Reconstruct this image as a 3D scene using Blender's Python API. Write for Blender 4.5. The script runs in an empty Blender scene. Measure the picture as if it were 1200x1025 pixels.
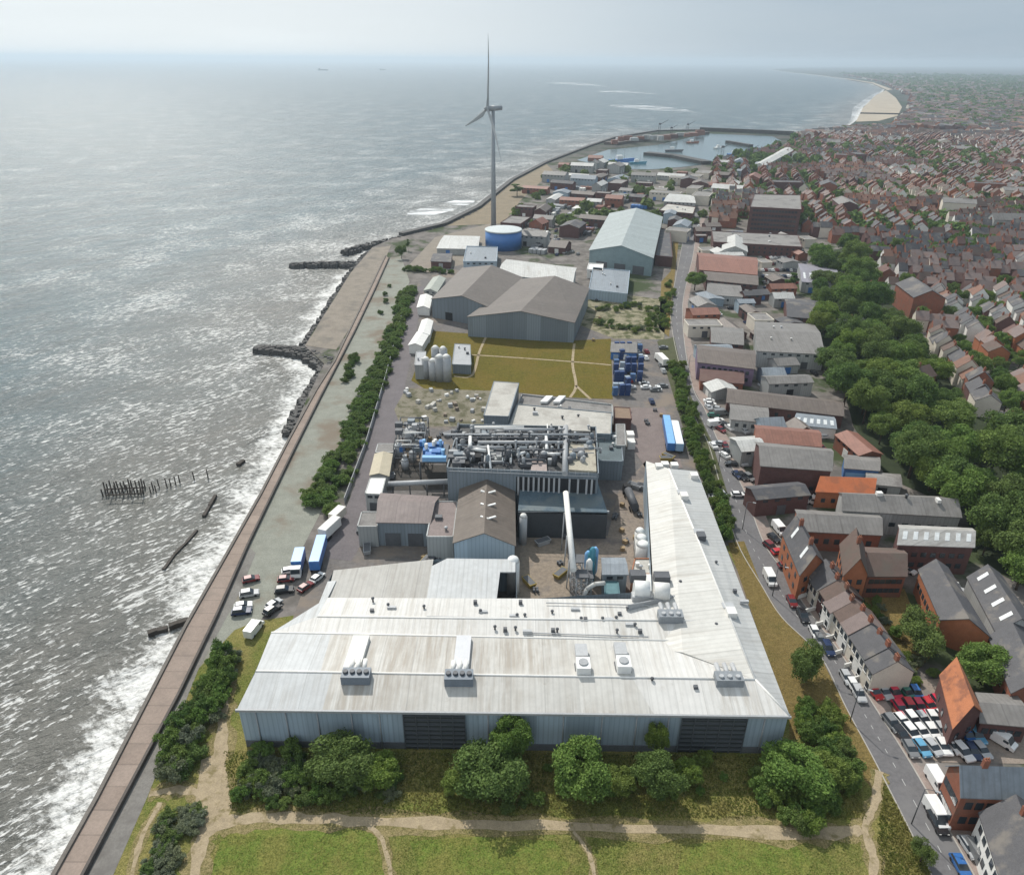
# aerial view of a seaside factory with town, harbour and wind turbine
import bpy, bmesh, math, random
import numpy as np
from mathutils import Vector, Matrix
from mathutils.geometry import tessellate_polygon
rnd = random.Random(7)
S = bpy.context.scene
HAZE = 0.00011
COL = S.collection
PI = math.pi
# ------------------------------------------------------------------ camera model (photo 1200 x 1025) : a drone at 113 m
F = 860.0; CH = 113.0
ROLL = math.radians(0.4)
PITCH = math.atan((512.5 - 70) / F)
def ray(px, py):
    u = (px - 600) / F; v = -(py - 512.5) / F
    u, v = u*math.cos(ROLL) - v*math.sin(ROLL), u*math.sin(ROLL) + v*math.cos(ROLL)
    return u, v*math.sin(PITCH) + math.cos(PITCH), v*math.cos(PITCH) - math.sin(PITCH)
def G(px, py, z=0.0):
    d = ray(px, py); t = (z - CH) / d[2]
    return Vector((d[0]*t, d[1]*t, z))
def proj(x, y, z=0.0):
    yc = y*math.cos(PITCH) - (z-CH)*math.sin(PITCH)
    if yc < 1: return (-9999, -9999)
    v = (y*math.sin(PITCH) + (z-CH)*math.cos(PITCH)) / yc; u = x / yc
    u, v = u*math.cos(ROLL) + v*math.sin(ROLL), -u*math.sin(ROLL) + v*math.cos(ROLL)
    return 600 + F*u, 512.5 - F*v
def inpoly(p, poly):
    x, y = p[0], p[1]; c = False; n = len(poly); j = n-1
    for i in range(n):
        xi, yi = poly[i][0], poly[i][1]; xj, yj = poly[j][0], poly[j][1]
        if (yi > y) != (yj > y) and x < (xj-xi)*(y-yi)/(yj-yi) + xi: c = not c
        j = i
    return c
cam = bpy.data.cameras.new('camera'); co = bpy.data.objects.new('camera', cam); COL.objects.link(co)
cam.sensor_fit = 'HORIZONTAL'; cam.sensor_width = 36; cam.lens = 36*F/1200
cam.clip_start = 1; cam.clip_end = 200000
Rt = Vector((1,0,0)); Up = Vector((0, math.sin(PITCH), math.cos(PITCH))); Bk = Vector((0, -math.cos(PITCH), math.sin(PITCH)))
r2 = Rt*math.cos(ROLL) + Up*math.sin(ROLL); u2 = -Rt*math.sin(ROLL) + Up*math.cos(ROLL)
m = Matrix((r2, u2, Bk)).transposed().to_4x4(); m.translation = (0, 0, CH)
co.matrix_world = m
S.camera = co
# ------------------------------------------------------------------ tagging
def tag(o, label=None, cat=None, group=None, kind=None):
    if label: o['label'] = label
    if cat: o['category'] = cat
    if group: o['group'] = group
    if kind: o['kind'] = kind
    return o
def thing(name, label, cat, loc=(0,0,0), rz=0.0, group=None):
    o = bpy.data.objects.new(name, None); COL.objects.link(o)
    o.empty_display_size = 0.3
    o.location = loc; o.rotation_euler = (0,0,rz)
    return tag(o, label, cat, group)
KIDS = {}
def link(o, parent=None):
    COL.objects.link(o)
    if parent is not None:
        o.parent = parent; KIDS.setdefault(parent.name, []).append(o)
    return o
def dup(o, parent=None):
    c = o.copy(); link(c, parent)
    for ch in KIDS.get(o.name, []): dup(ch, c)
    return c
ORD = ['first','second','third','fourth','fifth','sixth','seventh','eighth','ninth','tenth','eleventh','twelfth','thirteenth','fourteenth','fifteenth','sixteenth','seventeenth','eighteenth','nineteenth','twentieth']
def nth(i):
    if i < 20: return ORD[i]
    return '%d%s' % (i+1, {1:'st',2:'nd',3:'rd'}.get((i+1) % 10 if (i+1) % 100 not in (11,12,13) else 0, 'th'))
# ------------------------------------------------------------------ materials
MATS = {}
def nodes(name):
    m = bpy.data.materials.new(name); m.use_nodes = True
    nt = m.node_tree; b = nt.nodes['Principled BSDF']
    MATS[name] = m
    return m, nt, b
def N(nt, typ, **kw):
    n = nt.nodes.new(typ)
    for k, v in kw.items(): setattr(n, k, v)
    return n
def mathn(nt, op, a, b=None, clamp=False):
    n = N(nt, 'ShaderNodeMath', operation=op, use_clamp=clamp)
    for i, x in enumerate((a, b)):
        if x is None: continue
        if isinstance(x, (int, float)): n.inputs[i].default_value = x
        else: nt.links.new(x, n.inputs[i])
    return n.outputs[0]
def mixc(nt, fac, a, b, mode='MIX'):
    n = N(nt, 'ShaderNodeMix', data_type='RGBA', blend_type=mode)
    for i, x in ((0, fac), (6, a), (7, b)):
        if isinstance(x, (int, float)): n.inputs[i].default_value = x
        elif isinstance(x, (tuple, list)): n.inputs[i].default_value = tuple(x) + ((1,) if len(x) == 3 else ())
        else: nt.links.new(x, n.inputs[i])
    return n.outputs[2]
def ramp(nt, x, lo, hi):
    n = N(nt, 'ShaderNodeMapRange', clamp=True)
    n.interpolation_type = 'SMOOTHSTEP'
    nt.links.new(x, n.inputs[0]); n.inputs[1].default_value = lo; n.inputs[2].default_value = hi
    return n.outputs[0]
def coords(nt, obj=False, scale=(1,1,1), rot=0.0):
    if obj: src = N(nt, 'ShaderNodeTexCoord').outputs['Object']
    else: src = N(nt, 'ShaderNodeNewGeometry').outputs['Position']
    if rot:   # turn first, then stretch
        m0 = N(nt, 'ShaderNodeMapping'); nt.links.new(src, m0.inputs[0]); m0.inputs['Rotation'].default_value = (0,0,rot); src = m0.outputs[0]
    mp = N(nt, 'ShaderNodeMapping'); nt.links.new(src, mp.inputs[0]); mp.inputs['Scale'].default_value = scale
    return mp.outputs[0]
def noise(nt, vec, scale=1.0, detail=4, rough=0.55):
    n = N(nt, 'ShaderNodeTexNoise'); nt.links.new(vec, n.inputs['Vector'])
    n.inputs['Scale'].default_value = scale; n.inputs['Detail'].default_value = detail; n.inputs['Roughness'].default_value = rough
    return n.outputs['Fac']
def sc(c, k): return tuple(min(1, x*k) for x in c)
def mat(name, col, rough=0.8, var=0.25, scale=0.35, col2=None, c2=(0.5, 0.65), s2=0.08, metal=0.0, bump=0.0, bs=2.0, obj=False, spec=0.3, fine=True):
    if name in MATS: return MATS[name]
    m, nt, b = nodes(name)
    v = coords(nt, obj)
    n1 = noise(nt, v, scale, 6, 0.65)
    c = mixc(nt, ramp(nt, n1, 0.3, 0.7), sc(col, 1-var), sc(col, 1+var))
    if fine:
        n3 = noise(nt, v, scale*9, 3, 0.7)
        c = mixc(nt, 0.55, c, mixc(nt, ramp(nt, n3, 0.3, 0.7), sc(col, 1-var*1.2), sc(col, 1+var*1.2)))
    if col2:
        n2 = noise(nt, v, s2, 5, 0.6)
        c = mixc(nt, ramp(nt, n2, *c2), c, col2)
    nt.links.new(c, b.inputs['Base Color'])
    b.inputs['Roughness'].default_value = rough; b.inputs['Metallic'].default_value = metal
    b.inputs['Specular IOR Level'].default_value = spec
    if bump:
        nb = noise(nt, v, bs, 4)
        bn = N(nt, 'ShaderNodeBump'); bn.inputs['Strength'].default_value = bump; bn.inputs['Distance'].default_value = 0.3
        nt.links.new(nb, bn.inputs['Height']); nt.links.new(bn.outputs[0], b.inputs['Normal'])
    return m
def roofmat(name, col, stain, amt=(0.45, 0.75), rot=0.0, pitch=1.0, rough=0.55, var=0.14, panel=6.0):
    """profiled sheet roof: ribs and dirt streaks running down the slope (world y, turned by rot)"""
    m, nt, b = nodes(name)
    v = coords(nt, False, (1,1,1), rot)
    st = coords(nt, False, (0.9, 0.045, 0.3), rot)
    n1 = noise(nt, st, 1.0, 6, 0.7)
    n2 = noise(nt, v, 0.06, 4, 0.55)
    c = mixc(nt, ramp(nt, noise(nt, v, 0.5, 5, .7), .3, .7), sc(col, 1-var), sc(col, 1+var))
    f = mathn(nt, 'MULTIPLY', ramp(nt, n1, *amt), ramp(nt, n2, 0.35, 0.62))
    c = mixc(nt, mathn(nt, 'MULTIPLY', f, 0.75), c, stain)
    c = mixc(nt, mathn(nt, 'MULTIPLY', ramp(nt, noise(nt, v, .35, 6, .75), .58, .74), .45), c, stain)
    sep = N(nt, 'ShaderNodeSeparateXYZ'); nt.links.new(v, sep.inputs[0])
    fr = mathn(nt, 'FRACT', mathn(nt, 'MULTIPLY', sep.outputs[0], 1/panel))
    ln = mathn(nt, 'LESS_THAN', fr, 0.035)
    fr2 = mathn(nt, 'FRACT', mathn(nt, 'MULTIPLY', sep.outputs[0], 1/pitch))
    ln2 = mathn(nt, 'LESS_THAN', fr2, 0.3)
    c = mixc(nt, mathn(nt, 'MULTIPLY', ln, 0.35), c, sc(col, .45))
    c = mixc(nt, mathn(nt, 'MULTIPLY', ln2, 0.22), c, sc(col, .6))
    # each sheet bay weathers a little differently
    wn = N(nt, 'ShaderNodeTexWhiteNoise', noise_dimensions='1D'); nt.links.new(mathn(nt, 'FLOOR', mathn(nt, 'MULTIPLY', sep.outputs[0], 1/panel)), wn.inputs['W'])
    c = mixc(nt, 0.16, c, mixc(nt, wn.outputs[0], sc(col, .5), sc(col, 1.15)))
    nt.links.new(c, b.inputs['Base Color']); b.inputs['Roughness'].default_value = rough; b.inputs['Specular IOR Level'].default_value = .3
    return m
def leafmat(name, c1, c2, c3):
    m, nt, b = nodes(name)
    v = coords(nt, True)
    n1 = noise(nt, v, 0.42, 3, .6)
    n2 = noise(nt, v, 2.2, 2, .6)
    oi = N(nt, 'ShaderNodeObjectInfo')
    c = mixc(nt, ramp(nt, n1, .35, .65), c1, c2)
    c = mixc(nt, mathn(nt, 'MULTIPLY', ramp(nt, n2, .5, .72), .7), c, c3)
    c = mixc(nt, mathn(nt, 'MULTIPLY', oi.outputs['Random'], .75), c, mixc(nt, .5, c, (.19,.20,.065)))
    nt.links.new(c, b.inputs['Base Color']); b.inputs['Roughness'].default_value = .7; b.inputs['Specular IOR Level'].default_value = .12
    tr = N(nt, 'ShaderNodeBsdfTranslucent'); nt.links.new(c, tr.inputs[0])
    mx = N(nt, 'ShaderNodeMixShader'); mx.inputs[0].default_value = .28
    nt.links.new(b.outputs[0], mx.inputs[1]); nt.links.new(tr.outputs[0], mx.inputs[2])
    nt.links.new(mx.outputs[0], nt.nodes['Material Output'].inputs[0])
    return m
def paint(name, col, rough=.35, spec=.5, metal=0): return mat(name, col, rough, .06, .8, spec=spec, metal=metal, fine=False, obj=True)
# ------------------------------------------------------------------ mesh builder
class MB:
    def __init__(s): s.v = []; s.f = []; s.mi = []; s.cur = 0; s.sm = []; s.smooth = False
    def face(s, pts):
        k = len(s.v); s.v += [tuple(p) for p in pts]; s.f.append(tuple(range(k, k+len(pts)))); s.mi.append(s.cur); s.sm.append(s.smooth)
    def box(s, c, size, rz=0.0, taper=1.0):
        x, y, z = size[0]/2, size[1]/2, size[2]/2; ca, sa = math.cos(rz), math.sin(rz)
        P = []
        for dz, t in ((-z,1.0),(z,taper)):
            for dx, dy in ((-x,-y),(x,-y),(x,y),(-x,y)):
                a, b = dx*t, dy*t; P.append((c[0]+a*ca-b*sa, c[1]+a*sa+b*ca, c[2]+dz))
        s.hexa(P)
    def hexa(s, P):
        k = len(s.v); s.v += [tuple(p) for p in P]
        for q in ((3,2,1,0),(4,5,6,7),(0,1,5,4),(1,2,6,5),(2,3,7,6),(3,0,4,7)):
            s.f.append(tuple(k+i for i in q)); s.mi.append(s.cur); s.sm.append(s.smooth)
    def slab(s, quad, t):
        lo = [(p[0], p[1], p[2]-t) for p in quad]
        n = len(quad); k = len(s.v); s.v += lo + [tuple(p) for p in quad]
        s.f.append(tuple(k+i for i in reversed(range(n)))); s.f.append(tuple(k+n+i for i in range(n)))
        for i in range(n):
            j = (i+1) % n; s.f.append((k+i, k+j, k+n+j, k+n+i))
        s.mi += [s.cur]*(n+2); s.sm += [s.smooth]*(n+2)
    def tube(s, p, q, r, r2=None, n=8, caps=True):
        p, q = Vector(p), Vector(q); r2 = r if r2 is None else r2
        d = (q-p)
        if d.length < 1e-6: return
        d.normalize(); a = d.orthogonal().normalized(); b = d.cross(a)
        k = len(s.v)
        for c, rr in ((p, r), (q, r2)):
            for i in range(n):
                t = 2*PI*i/n; s.v.append(tuple(c + a*math.cos(t)*rr + b*math.sin(t)*rr))
        for i in range(n):
            j = (i+1) % n; s.f.append((k+i, k+j, k+n+j, k+n+i)); s.mi.append(s.cur); s.sm.append(True)
        if caps:
            s.f.append(tuple(k+i for i in reversed(range(n)))); s.f.append(tuple(k+n+i for i in range(n))); s.mi += [s.cur]*2; s.sm += [False]*2
    def path(s, pts, r, n=6):
        for i in range(len(pts)-1): s.tube(pts[i], pts[i+1], r, r, n)
    def lathe(s, prof, c=(0,0,0), n=20):
        k = len(s.v)
        for r, z in prof:
            for i in range(n):
                t = 2*PI*i/n; s.v.append((c[0]+r*math.cos(t), c[1]+r*math.sin(t), c[2]+z))
        for a in range(len(prof)-1):
            for i in range(n):
                j = (i+1) % n; s.f.append((k+a*n+i, k+a*n+j, k+(a+1)*n+j, k+(a+1)*n+i)); s.mi.append(s.cur); s.sm.append(True)
        s.f.append(tuple(k+i for i in reversed(range(n)))); s.mi.append(s.cur); s.sm.append(False)
        e = k+(len(prof)-1)*n; s.f.append(tuple(e+i for i in range(n))); s.mi.append(s.cur); s.sm.append(False)
    def mesh(s, name, mats, off=None):
        me = bpy.data.meshes.new(name)
        v = s.v if off is None else [(a-off[0], b-off[1], c-off[2]) for a, b, c in s.v]
        me.from_pydata(v, [], s.f)
        for m in (mats if isinstance(mats, (list, tuple)) else [mats]): me.materials.append(m)
        if len(me.materials) > 1: me.polygons.foreach_set('material_index', s.mi)
        me.polygons.foreach_set('use_smooth', s.sm)
        me.update()
        return me
    def build(s, name, mats, parent=None, world=True):
        off = None
        if parent is not None and world:
            off = parent.location.copy()
            q = parent.parent
            while q is not None: off = off + q.location; q = q.parent
        o = bpy.data.objects.new(name, s.mesh(name, mats, off))
        return link(o, parent)
def poly_mesh(pts):
    P = [Vector(p) for p in pts]
    tris = tessellate_polygon([P])
    fs = []
    for t in tris:
        a, b, c = (P[i] for i in t)
        fs.append(tuple(t) if (b-a).cross(c-a).z > 0 else (t[0], t[2], t[1]))
    return [tuple(p) for p in P], fs
def sheet(name, px, z, m, kind='structure', world=False, label=None):
    pts = [(p[0], p[1], z) for p in px] if world else [tuple(G(p[0], p[1], 0)[:2]) + (z,) for p in px]
    v, f = poly_mesh(pts)
    me = bpy.data.meshes.new(name); me.from_pydata(v, [], f); me.materials.append(m)
    o = link(bpy.data.objects.new(name, me)); o['kind'] = kind
    return o
def smooth_line(P, k=6):
    P = [Vector(p) for p in P]; out = []
    for i in range(len(P)-1):
        a = P[max(i-1,0)]; b = P[i]; c = P[i+1]; d = P[min(i+2,len(P)-1)]
        for j in range(k):
            t = j/k; out.append(0.5*((2*b)+(c-a)*t+(2*a-5*b+4*c-d)*t*t+(3*b-a-3*c+d)*t**3))
    out.append(P[-1]); return out
def strip(name, px, w, z, m, kind='structure', wob=0.0, world=False, h=0.0):
    P = smooth_line([Vector(p).to_3d() if world else G(p[0], p[1]) for p in px])
    b = MB(); L = []; R = []
    for i, p in enumerate(P):
        t = (P[min(i+1,len(P)-1)] - P[max(i-1,0)]); t.z = 0; t.normalize(); n = Vector((-t.y, t.x, 0))
        ww = w[0] + (w[1]-w[0])*i/(len(P)-1) if isinstance(w, tuple) else w
        a = ww/2*(1+rnd.uniform(-wob,wob)); c = ww/2*(1+rnd.uniform(-wob,wob))
        L.append(p+n*a+Vector((0,0,z))); R.append(p-n*c+Vector((0,0,z)))
    for i in range(len(P)-1):
        if h: 
            lo = Vector((0,0,-h)); b.hexa([R[i]+lo,R[i+1]+lo,L[i+1]+lo,L[i]+lo,R[i],R[i+1],L[i+1],L[i]])
        else: b.face([R[i],R[i+1],L[i+1],L[i]])
    o = b.build(name, m); 
    if kind: o['kind'] = kind
    return o
OCC = []   # footprints taken: (x, y, r)
def occupy(x, y, r): OCC.append((x, y, r))
def free(x, y, r): return all((x-a)**2 + (y-b)**2 > (r+c)**2 for a, b, c in OCC)
# ------------------------------------------------------------------ light, sky, haze
EL, AZ = math.radians(47), math.radians(-24)          # sun ahead of the camera, to the left
sd = Vector((math.sin(AZ)*math.cos(EL), math.cos(AZ)*math.cos(EL), math.sin(EL)))
sl = bpy.data.lights.new('sun', 'SUN'); so = bpy.data.objects.new('sun', sl); COL.objects.link(so)
sl.energy = 4.3; sl.angle = math.radians(0.5); sl.color = (1.0, 0.955, 0.88)
so.rotation_euler = (-sd).to_track_quat('-Z', 'Y').to_euler(); so.location = (0,0,500)
w = bpy.data.worlds.new('World'); S.world = w; w.use_nodes = True
nt = w.node_tree; bg = nt.nodes['Background']
sky = N(nt, 'ShaderNodeTexSky', sky_type='NISHITA'); sky.sun_disc = False; sky.sun_elevation = EL; sky.sun_rotation = AZ
sky.air_density = 1.0; sky.dust_density = 0.4; sky.ozone_density = 3.0; sky.altitude = 100
tc = N(nt, 'ShaderNodeTexCoord'); mp = N(nt, 'ShaderNodeMapping'); nt.links.new(tc.outputs['Generated'], mp.inputs[0]); mp.inputs['Scale'].default_value = (1.2, 1.2, 9)
cn = noise(nt, mp.outputs[0], 1.6, 6, .6)
sx_ = N(nt, 'ShaderNodeSeparateXYZ'); nt.links.new(tc.outputs['Generated'], sx_.inputs[0])
veil = mixc(nt, ramp(nt, sx_.outputs[0], -.35, .5), (13.2, 14.0, 14.4), (5.2, 6.7, 8.2))   # thin high cloud, brighter on the sun's side
c = mixc(nt, mathn(nt, 'MULTIPLY', ramp(nt, cn, .25, .7), .25), mixc(nt, .88, sky.outputs[0], veil), (9.4, 9.9, 10.2))
nt.links.new(c, bg.inputs[0]); bg.inputs[1].default_value = 0.075
S.view_settings.view_transform = 'Standard'; S.view_settings.look = 'None'; S.view_settings.exposure = -0.08; S.view_settings.gamma = 1
hz = MB(); hz.box((0, 19500, 75), (60000, 41000, 180))
m_h = bpy.data.materials.new('haze_air'); m_h.use_nodes = True; hn = m_h.node_tree
hn.nodes.remove(hn.nodes['Principled BSDF']); pv = hn.nodes.new('ShaderNodeVolumePrincipled')
pv.inputs['Color'].default_value = (0.74, 0.88, 1.0, 1); pv.inputs['Density'].default_value = HAZE; pv.inputs['Anisotropy'].default_value = 0.38
hn.links.new(pv.outputs[0], hn.nodes['Material Output'].inputs['Volume'])
ho = hz.build('haze', m_h); ho['kind'] = 'stuff'
ho.visible_shadow = True
# ------------------------------------------------------------------ materials in use
m_ground = mat('town_ground', (.16,.145,.13), .95, .4, .12, (.055,.075,.032), (.5,.6), .035, bump=.3)
def far_ground():
    m, nt, b = nodes('land_ground')
    v = coords(nt)
    a = mixc(nt, ramp(nt, noise(nt, v, .12, 6, .7), .35, .65), (.12,.11,.10), (.22,.20,.185))
    a = mixc(nt, ramp(nt, noise(nt, v, .035, 5, .6), .5, .6), a, (.055,.072,.034))
    f = mixc(nt, ramp(nt, noise(nt, v, .02, 6, .75), .42, .58), (.025,.042,.028), (.09,.085,.08))
    f = mixc(nt, ramp(nt, noise(nt, v, .003, 5, .6), .5, .6), f, (.04,.06,.035))
    sp = N(nt, 'ShaderNodeSeparateXYZ'); nt.links.new(v, sp.inputs[0])
    c = mixc(nt, ramp(nt, sp.outputs[1], 800, 1300), a, f)
    nt.links.new(c, b.inputs['Base Color']); b.inputs['Roughness'].default_value = .95; b.inputs['Specular IOR Level'].default_value = .1
    return m
m_land = far_ground()
def grassmat(name, green, dry, s=.09, lim=(.42,.6), brown=(.17,.125,.06)):
    m, nt, b = nodes(name)
    v = coords(nt)
    g = mixc(nt, ramp(nt, noise(nt, v, .7, 6, .7), .3, .7), sc(green,.6), sc(green,1.35))
    d = mixc(nt, ramp(nt, noise(nt, v, .9, 6, .7), .3, .7), sc(dry,.72), sc(dry,1.25))
    c = mixc(nt, ramp(nt, noise(nt, v, s, 6, .62), *lim), g, d)
    c = mixc(nt, mathn(nt,'MULTIPLY',ramp(nt, noise(nt, v, .25, 6, .7), .58, .72),.7), c, brown)
    c = mixc(nt, .5, c, mixc(nt, ramp(nt, noise(nt, v, 4, 3, .7), .35, .65), sc(green,.45), sc(dry,1.15)), 'MIX')
    nt.links.new(c, b.inputs['Base Color']); b.inputs['Roughness'].default_value = .95; b.inputs['Specular IOR Level'].default_value = .08
    bn = N(nt, 'ShaderNodeBump'); bn.inputs['Strength'].default_value = .8; bn.inputs['Distance'].default_value = .5
    nt.links.new(noise(nt, v, 1.6, 5, .7), bn.inputs['Height']); nt.links.new(bn.outputs[0], b.inputs['Normal'])
    return m
m_grass = grassmat('field_grass', (.115,.155,.032), (.255,.22,.08))
m_lawn = grassmat('lush_grass', (.12,.19,.034), (.215,.205,.06), .14, (.42,.62))
m_dry = grassmat('dry_lawn', (.125,.115,.022), (.165,.125,.03), .06, (.4,.6), (.13,.09,.03))
m_verge = grassmat('verge_grass', (.11,.105,.03), (.225,.165,.065), .12, (.3,.5))
m_path = mat('trodden_earth', (.33,.265,.175), .95, .25, .6, (.19,.155,.075), (.52,.7), .5, bump=.3)
m_asph = mat('yard_asphalt', (.135,.125,.12), .9, .28, .09, (.20,.165,.135), (.48,.62), .05)
m_asph2 = mat('lilac_asphalt', (.145,.13,.135), .9, .18, .2)
m_road = mat('road_asphalt', (.14,.136,.14), .88, .16, .15, (.17,.165,.165), (.5,.65), .07)
m_pave = mat('paving_pink', (.27,.215,.19), .9, .2, .5, (.2,.18,.165), (.5,.7), .15)
m_kerb = mat('kerb_stone', (.36,.34,.31), .9, .15, .8)
m_tan = mat('tan_concrete', (.25,.205,.16), .9, .25, .12, (.15,.13,.115), (.5,.68), .12)
m_prom0 = mat('promenade_concrete', (.32,.225,.175), .9, .16, .25, (.24,.18,.15), (.5,.7), .2)
def promenade_mat():
    m = mat('promenade_slabs', (.28,.225,.19), .9, .2, .25, (.21,.175,.15), (.5,.7), .2); nt = m.node_tree; b = nt.nodes['Principled BSDF']; src = b.inputs['Base Color'].links[0].from_socket
    sp = N(nt, 'ShaderNodeSeparateXYZ'); nt.links.new(coords(nt), sp.inputs[0]); fr = mathn(nt, 'LESS_THAN', mathn(nt, 'FRACT', mathn(nt, 'MULTIPLY', sp.outputs[1], 1/4.5)), .06)
    fl = mathn(nt, 'FLOOR', mathn(nt, 'MULTIPLY', sp.outputs[1], 1/4.5)); wn = N(nt, 'ShaderNodeTexWhiteNoise', noise_dimensions='1D'); nt.links.new(fl, wn.inputs['W'])
    c = mixc(nt, .35, src, mixc(nt, wn.outputs[0], (.22,.17,.14), (.32,.255,.215))); c = mixc(nt, mathn(nt,'MULTIPLY',fr,.4), c, (.13,.105,.09)); nt.links.new(c, b.inputs['Base Color']); return m
m_prom = promenade_mat()
m_lower = mat('weathered_concrete', (.20,.19,.175), .9, .2, .25, (.14,.13,.12), (.5,.7), .1)
m_gravel = mat('pale_gravel', (.235,.24,.205), .95, .22, .3, (.185,.155,.12), (.48,.66), .06)
m_apron = mat('concrete_apron', (.225,.195,.16), .9, .28, .2, (.15,.135,.115), (.5,.7), .08)
m_sand = mat('beach_sand', (.38,.325,.25), .95, .1, .02, fine=False)
m_wallc = mat('sea_wall_concrete', (.15,.135,.12), .9, .25, .5, obj=False)
m_rock = mat('dark_rock', (.060,.058,.056), .75, .5, .5, spec=.4)
m_rubble = mat('rubble_ground', (.20,.18,.135), .95, .35, .5, (.10,.095,.055), (.45,.6), .25, bump=.4)
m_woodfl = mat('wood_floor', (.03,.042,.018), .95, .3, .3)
m_line = mat('road_paint', (.42,.42,.41), .8, .1, 1.0)
m_white = paint('white_paint', (.78,.78,.76)); m_wht2 = mat('chalky_white', (.72,.71,.68), .7, .12, .5)
m_grey = mat('grey_metal', (.34,.35,.36), .5, .15, .4, metal=.0)
m_dgrey = mat('dark_metal', (.10,.105,.115), .55, .2, .4)
m_steel = mat('galvanised_steel', (.42,.43,.44), .45, .15, .6)
m_glass = mat('window_glass', (.035,.045,.055), .12, .2, .3, spec=.6, fine=False)
m_black = mat('black_rubber', (.02,.02,.022), .8, .2, 1)
m_blue = paint('machine_blue', (.045,.16,.42)); m_lblue = paint('sky_blue', (.20,.42,.70)); m_teal = paint('teal_paint', (.05,.22,.30))
# ------------------------------------------------------------------ land and sea
COAST = [(64,1025),(113,937),(158,850),(218,734),(267,648),(306,579),(339,515),(362,462),(380,426),(357,405),(411,319),(436,290),(470,275),(520,263),(560,243),(600,211),(640,190),(690,171),(720,161),(770,153),(822,152.5),(880,155.5),(928,157.5),(985,155),(1004,141),(1012,125),(1030,112),(1038,104),(1021,97),(993,92),(960,88),(917,83.5),(905,81.3),(940,79.5)]
CW = [Vector((-69,-260,0))] + [G(*p) for p in COAST] + [Vector((24000,36000,0))]
lp = CW + [Vector((28000,36000,0)), Vector((28000,-260,0))]
v, f = poly_mesh([(p.x,p.y,0) for p in lp])
b = MB(); b.v = list(v); b.f = list(f); b.mi = [0]*len(f); b.sm = [False]*len(f); b.cur = 1
for i in range(len(CW)-1):
    p, q = CW[i], CW[i+1]; b.face([(p.x,p.y,0),(p.x,p.y,-8),(q.x,q.y,-8),(q.x,q.y,0)])
o = b.build('ground', [m_land, m_wallc]); o['kind'] = 'structure'
SEA = -3.6
def axis(lo, hi, step, far_lo, far_hi, g=1.22):
    a = list(np.arange(lo, hi+.1, step)); s = step
    while a[-1] < far_hi: s *= g; a.append(a[-1]+s)
    s = step; pre = []; x = lo
    while x > far_lo: s *= g; x -= s; pre.append(x)
    return np.array(pre[::-1] + a)
xs = axis(-240, 60, 4, -27000, 24000); ys = axis(40, 760, 4, -350, 36000)
xs = np.clip(xs, -28000, 26000); ys = np.clip(ys, -360, 38500)
X, Y = np.meshgrid(xs, ys); nx, ny = len(xs), len(ys)
seg = [(p.x, p.y) for p in CW]
D = np.full(X.shape, 1e9); inside = np.zeros(X.shape, bool)
for i in range(len(seg)-1):
    ax, ay = seg[i]; bx, by = seg[i+1]; dx, dy = bx-ax, by-ay
    t = np.clip(((X-ax)*dx+(Y-ay)*dy)/(dx*dx+dy*dy), 0, 1)
    D = np.minimum(D, np.hypot(X-ax-t*dx, Y-ay-t*dy))
lpx = [(p.x,p.y) for p in lp]; j = len(lpx)-1
for i in range(len(lpx)):
    xi, yi = lpx[i]; xj, yj = lpx[j]
    if yi != yj: inside ^= ((yi > Y) != (yj > Y)) & (X < (xj-xi)*(Y-yi)/(yj-yi)+xi)
    j = i
D = np.where(inside, -D, D)
ii, jj = np.meshgrid(np.arange(ny-1), np.arange(nx-1), indexing='ij'); k = (ii*nx+jj).ravel()
keep = ~((D[:-1,:-1]<-60)&(D[1:,1:]<-60)&(D[:-1,1:]<-60)&(D[1:,:-1]<-60)).ravel()
fs = np.stack([k, k+1, k+nx+1, k+nx], 1)[keep]
me = bpy.data.meshes.new('sea'); me.from_pydata(np.stack([X.ravel(), Y.ravel(), np.full(X.size, SEA)], 1).tolist(), [], fs.tolist())
at = me.attributes.new('shore', 'FLOAT', 'POINT'); at.data.foreach_set('value', D.ravel().astype(np.float32))
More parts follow.
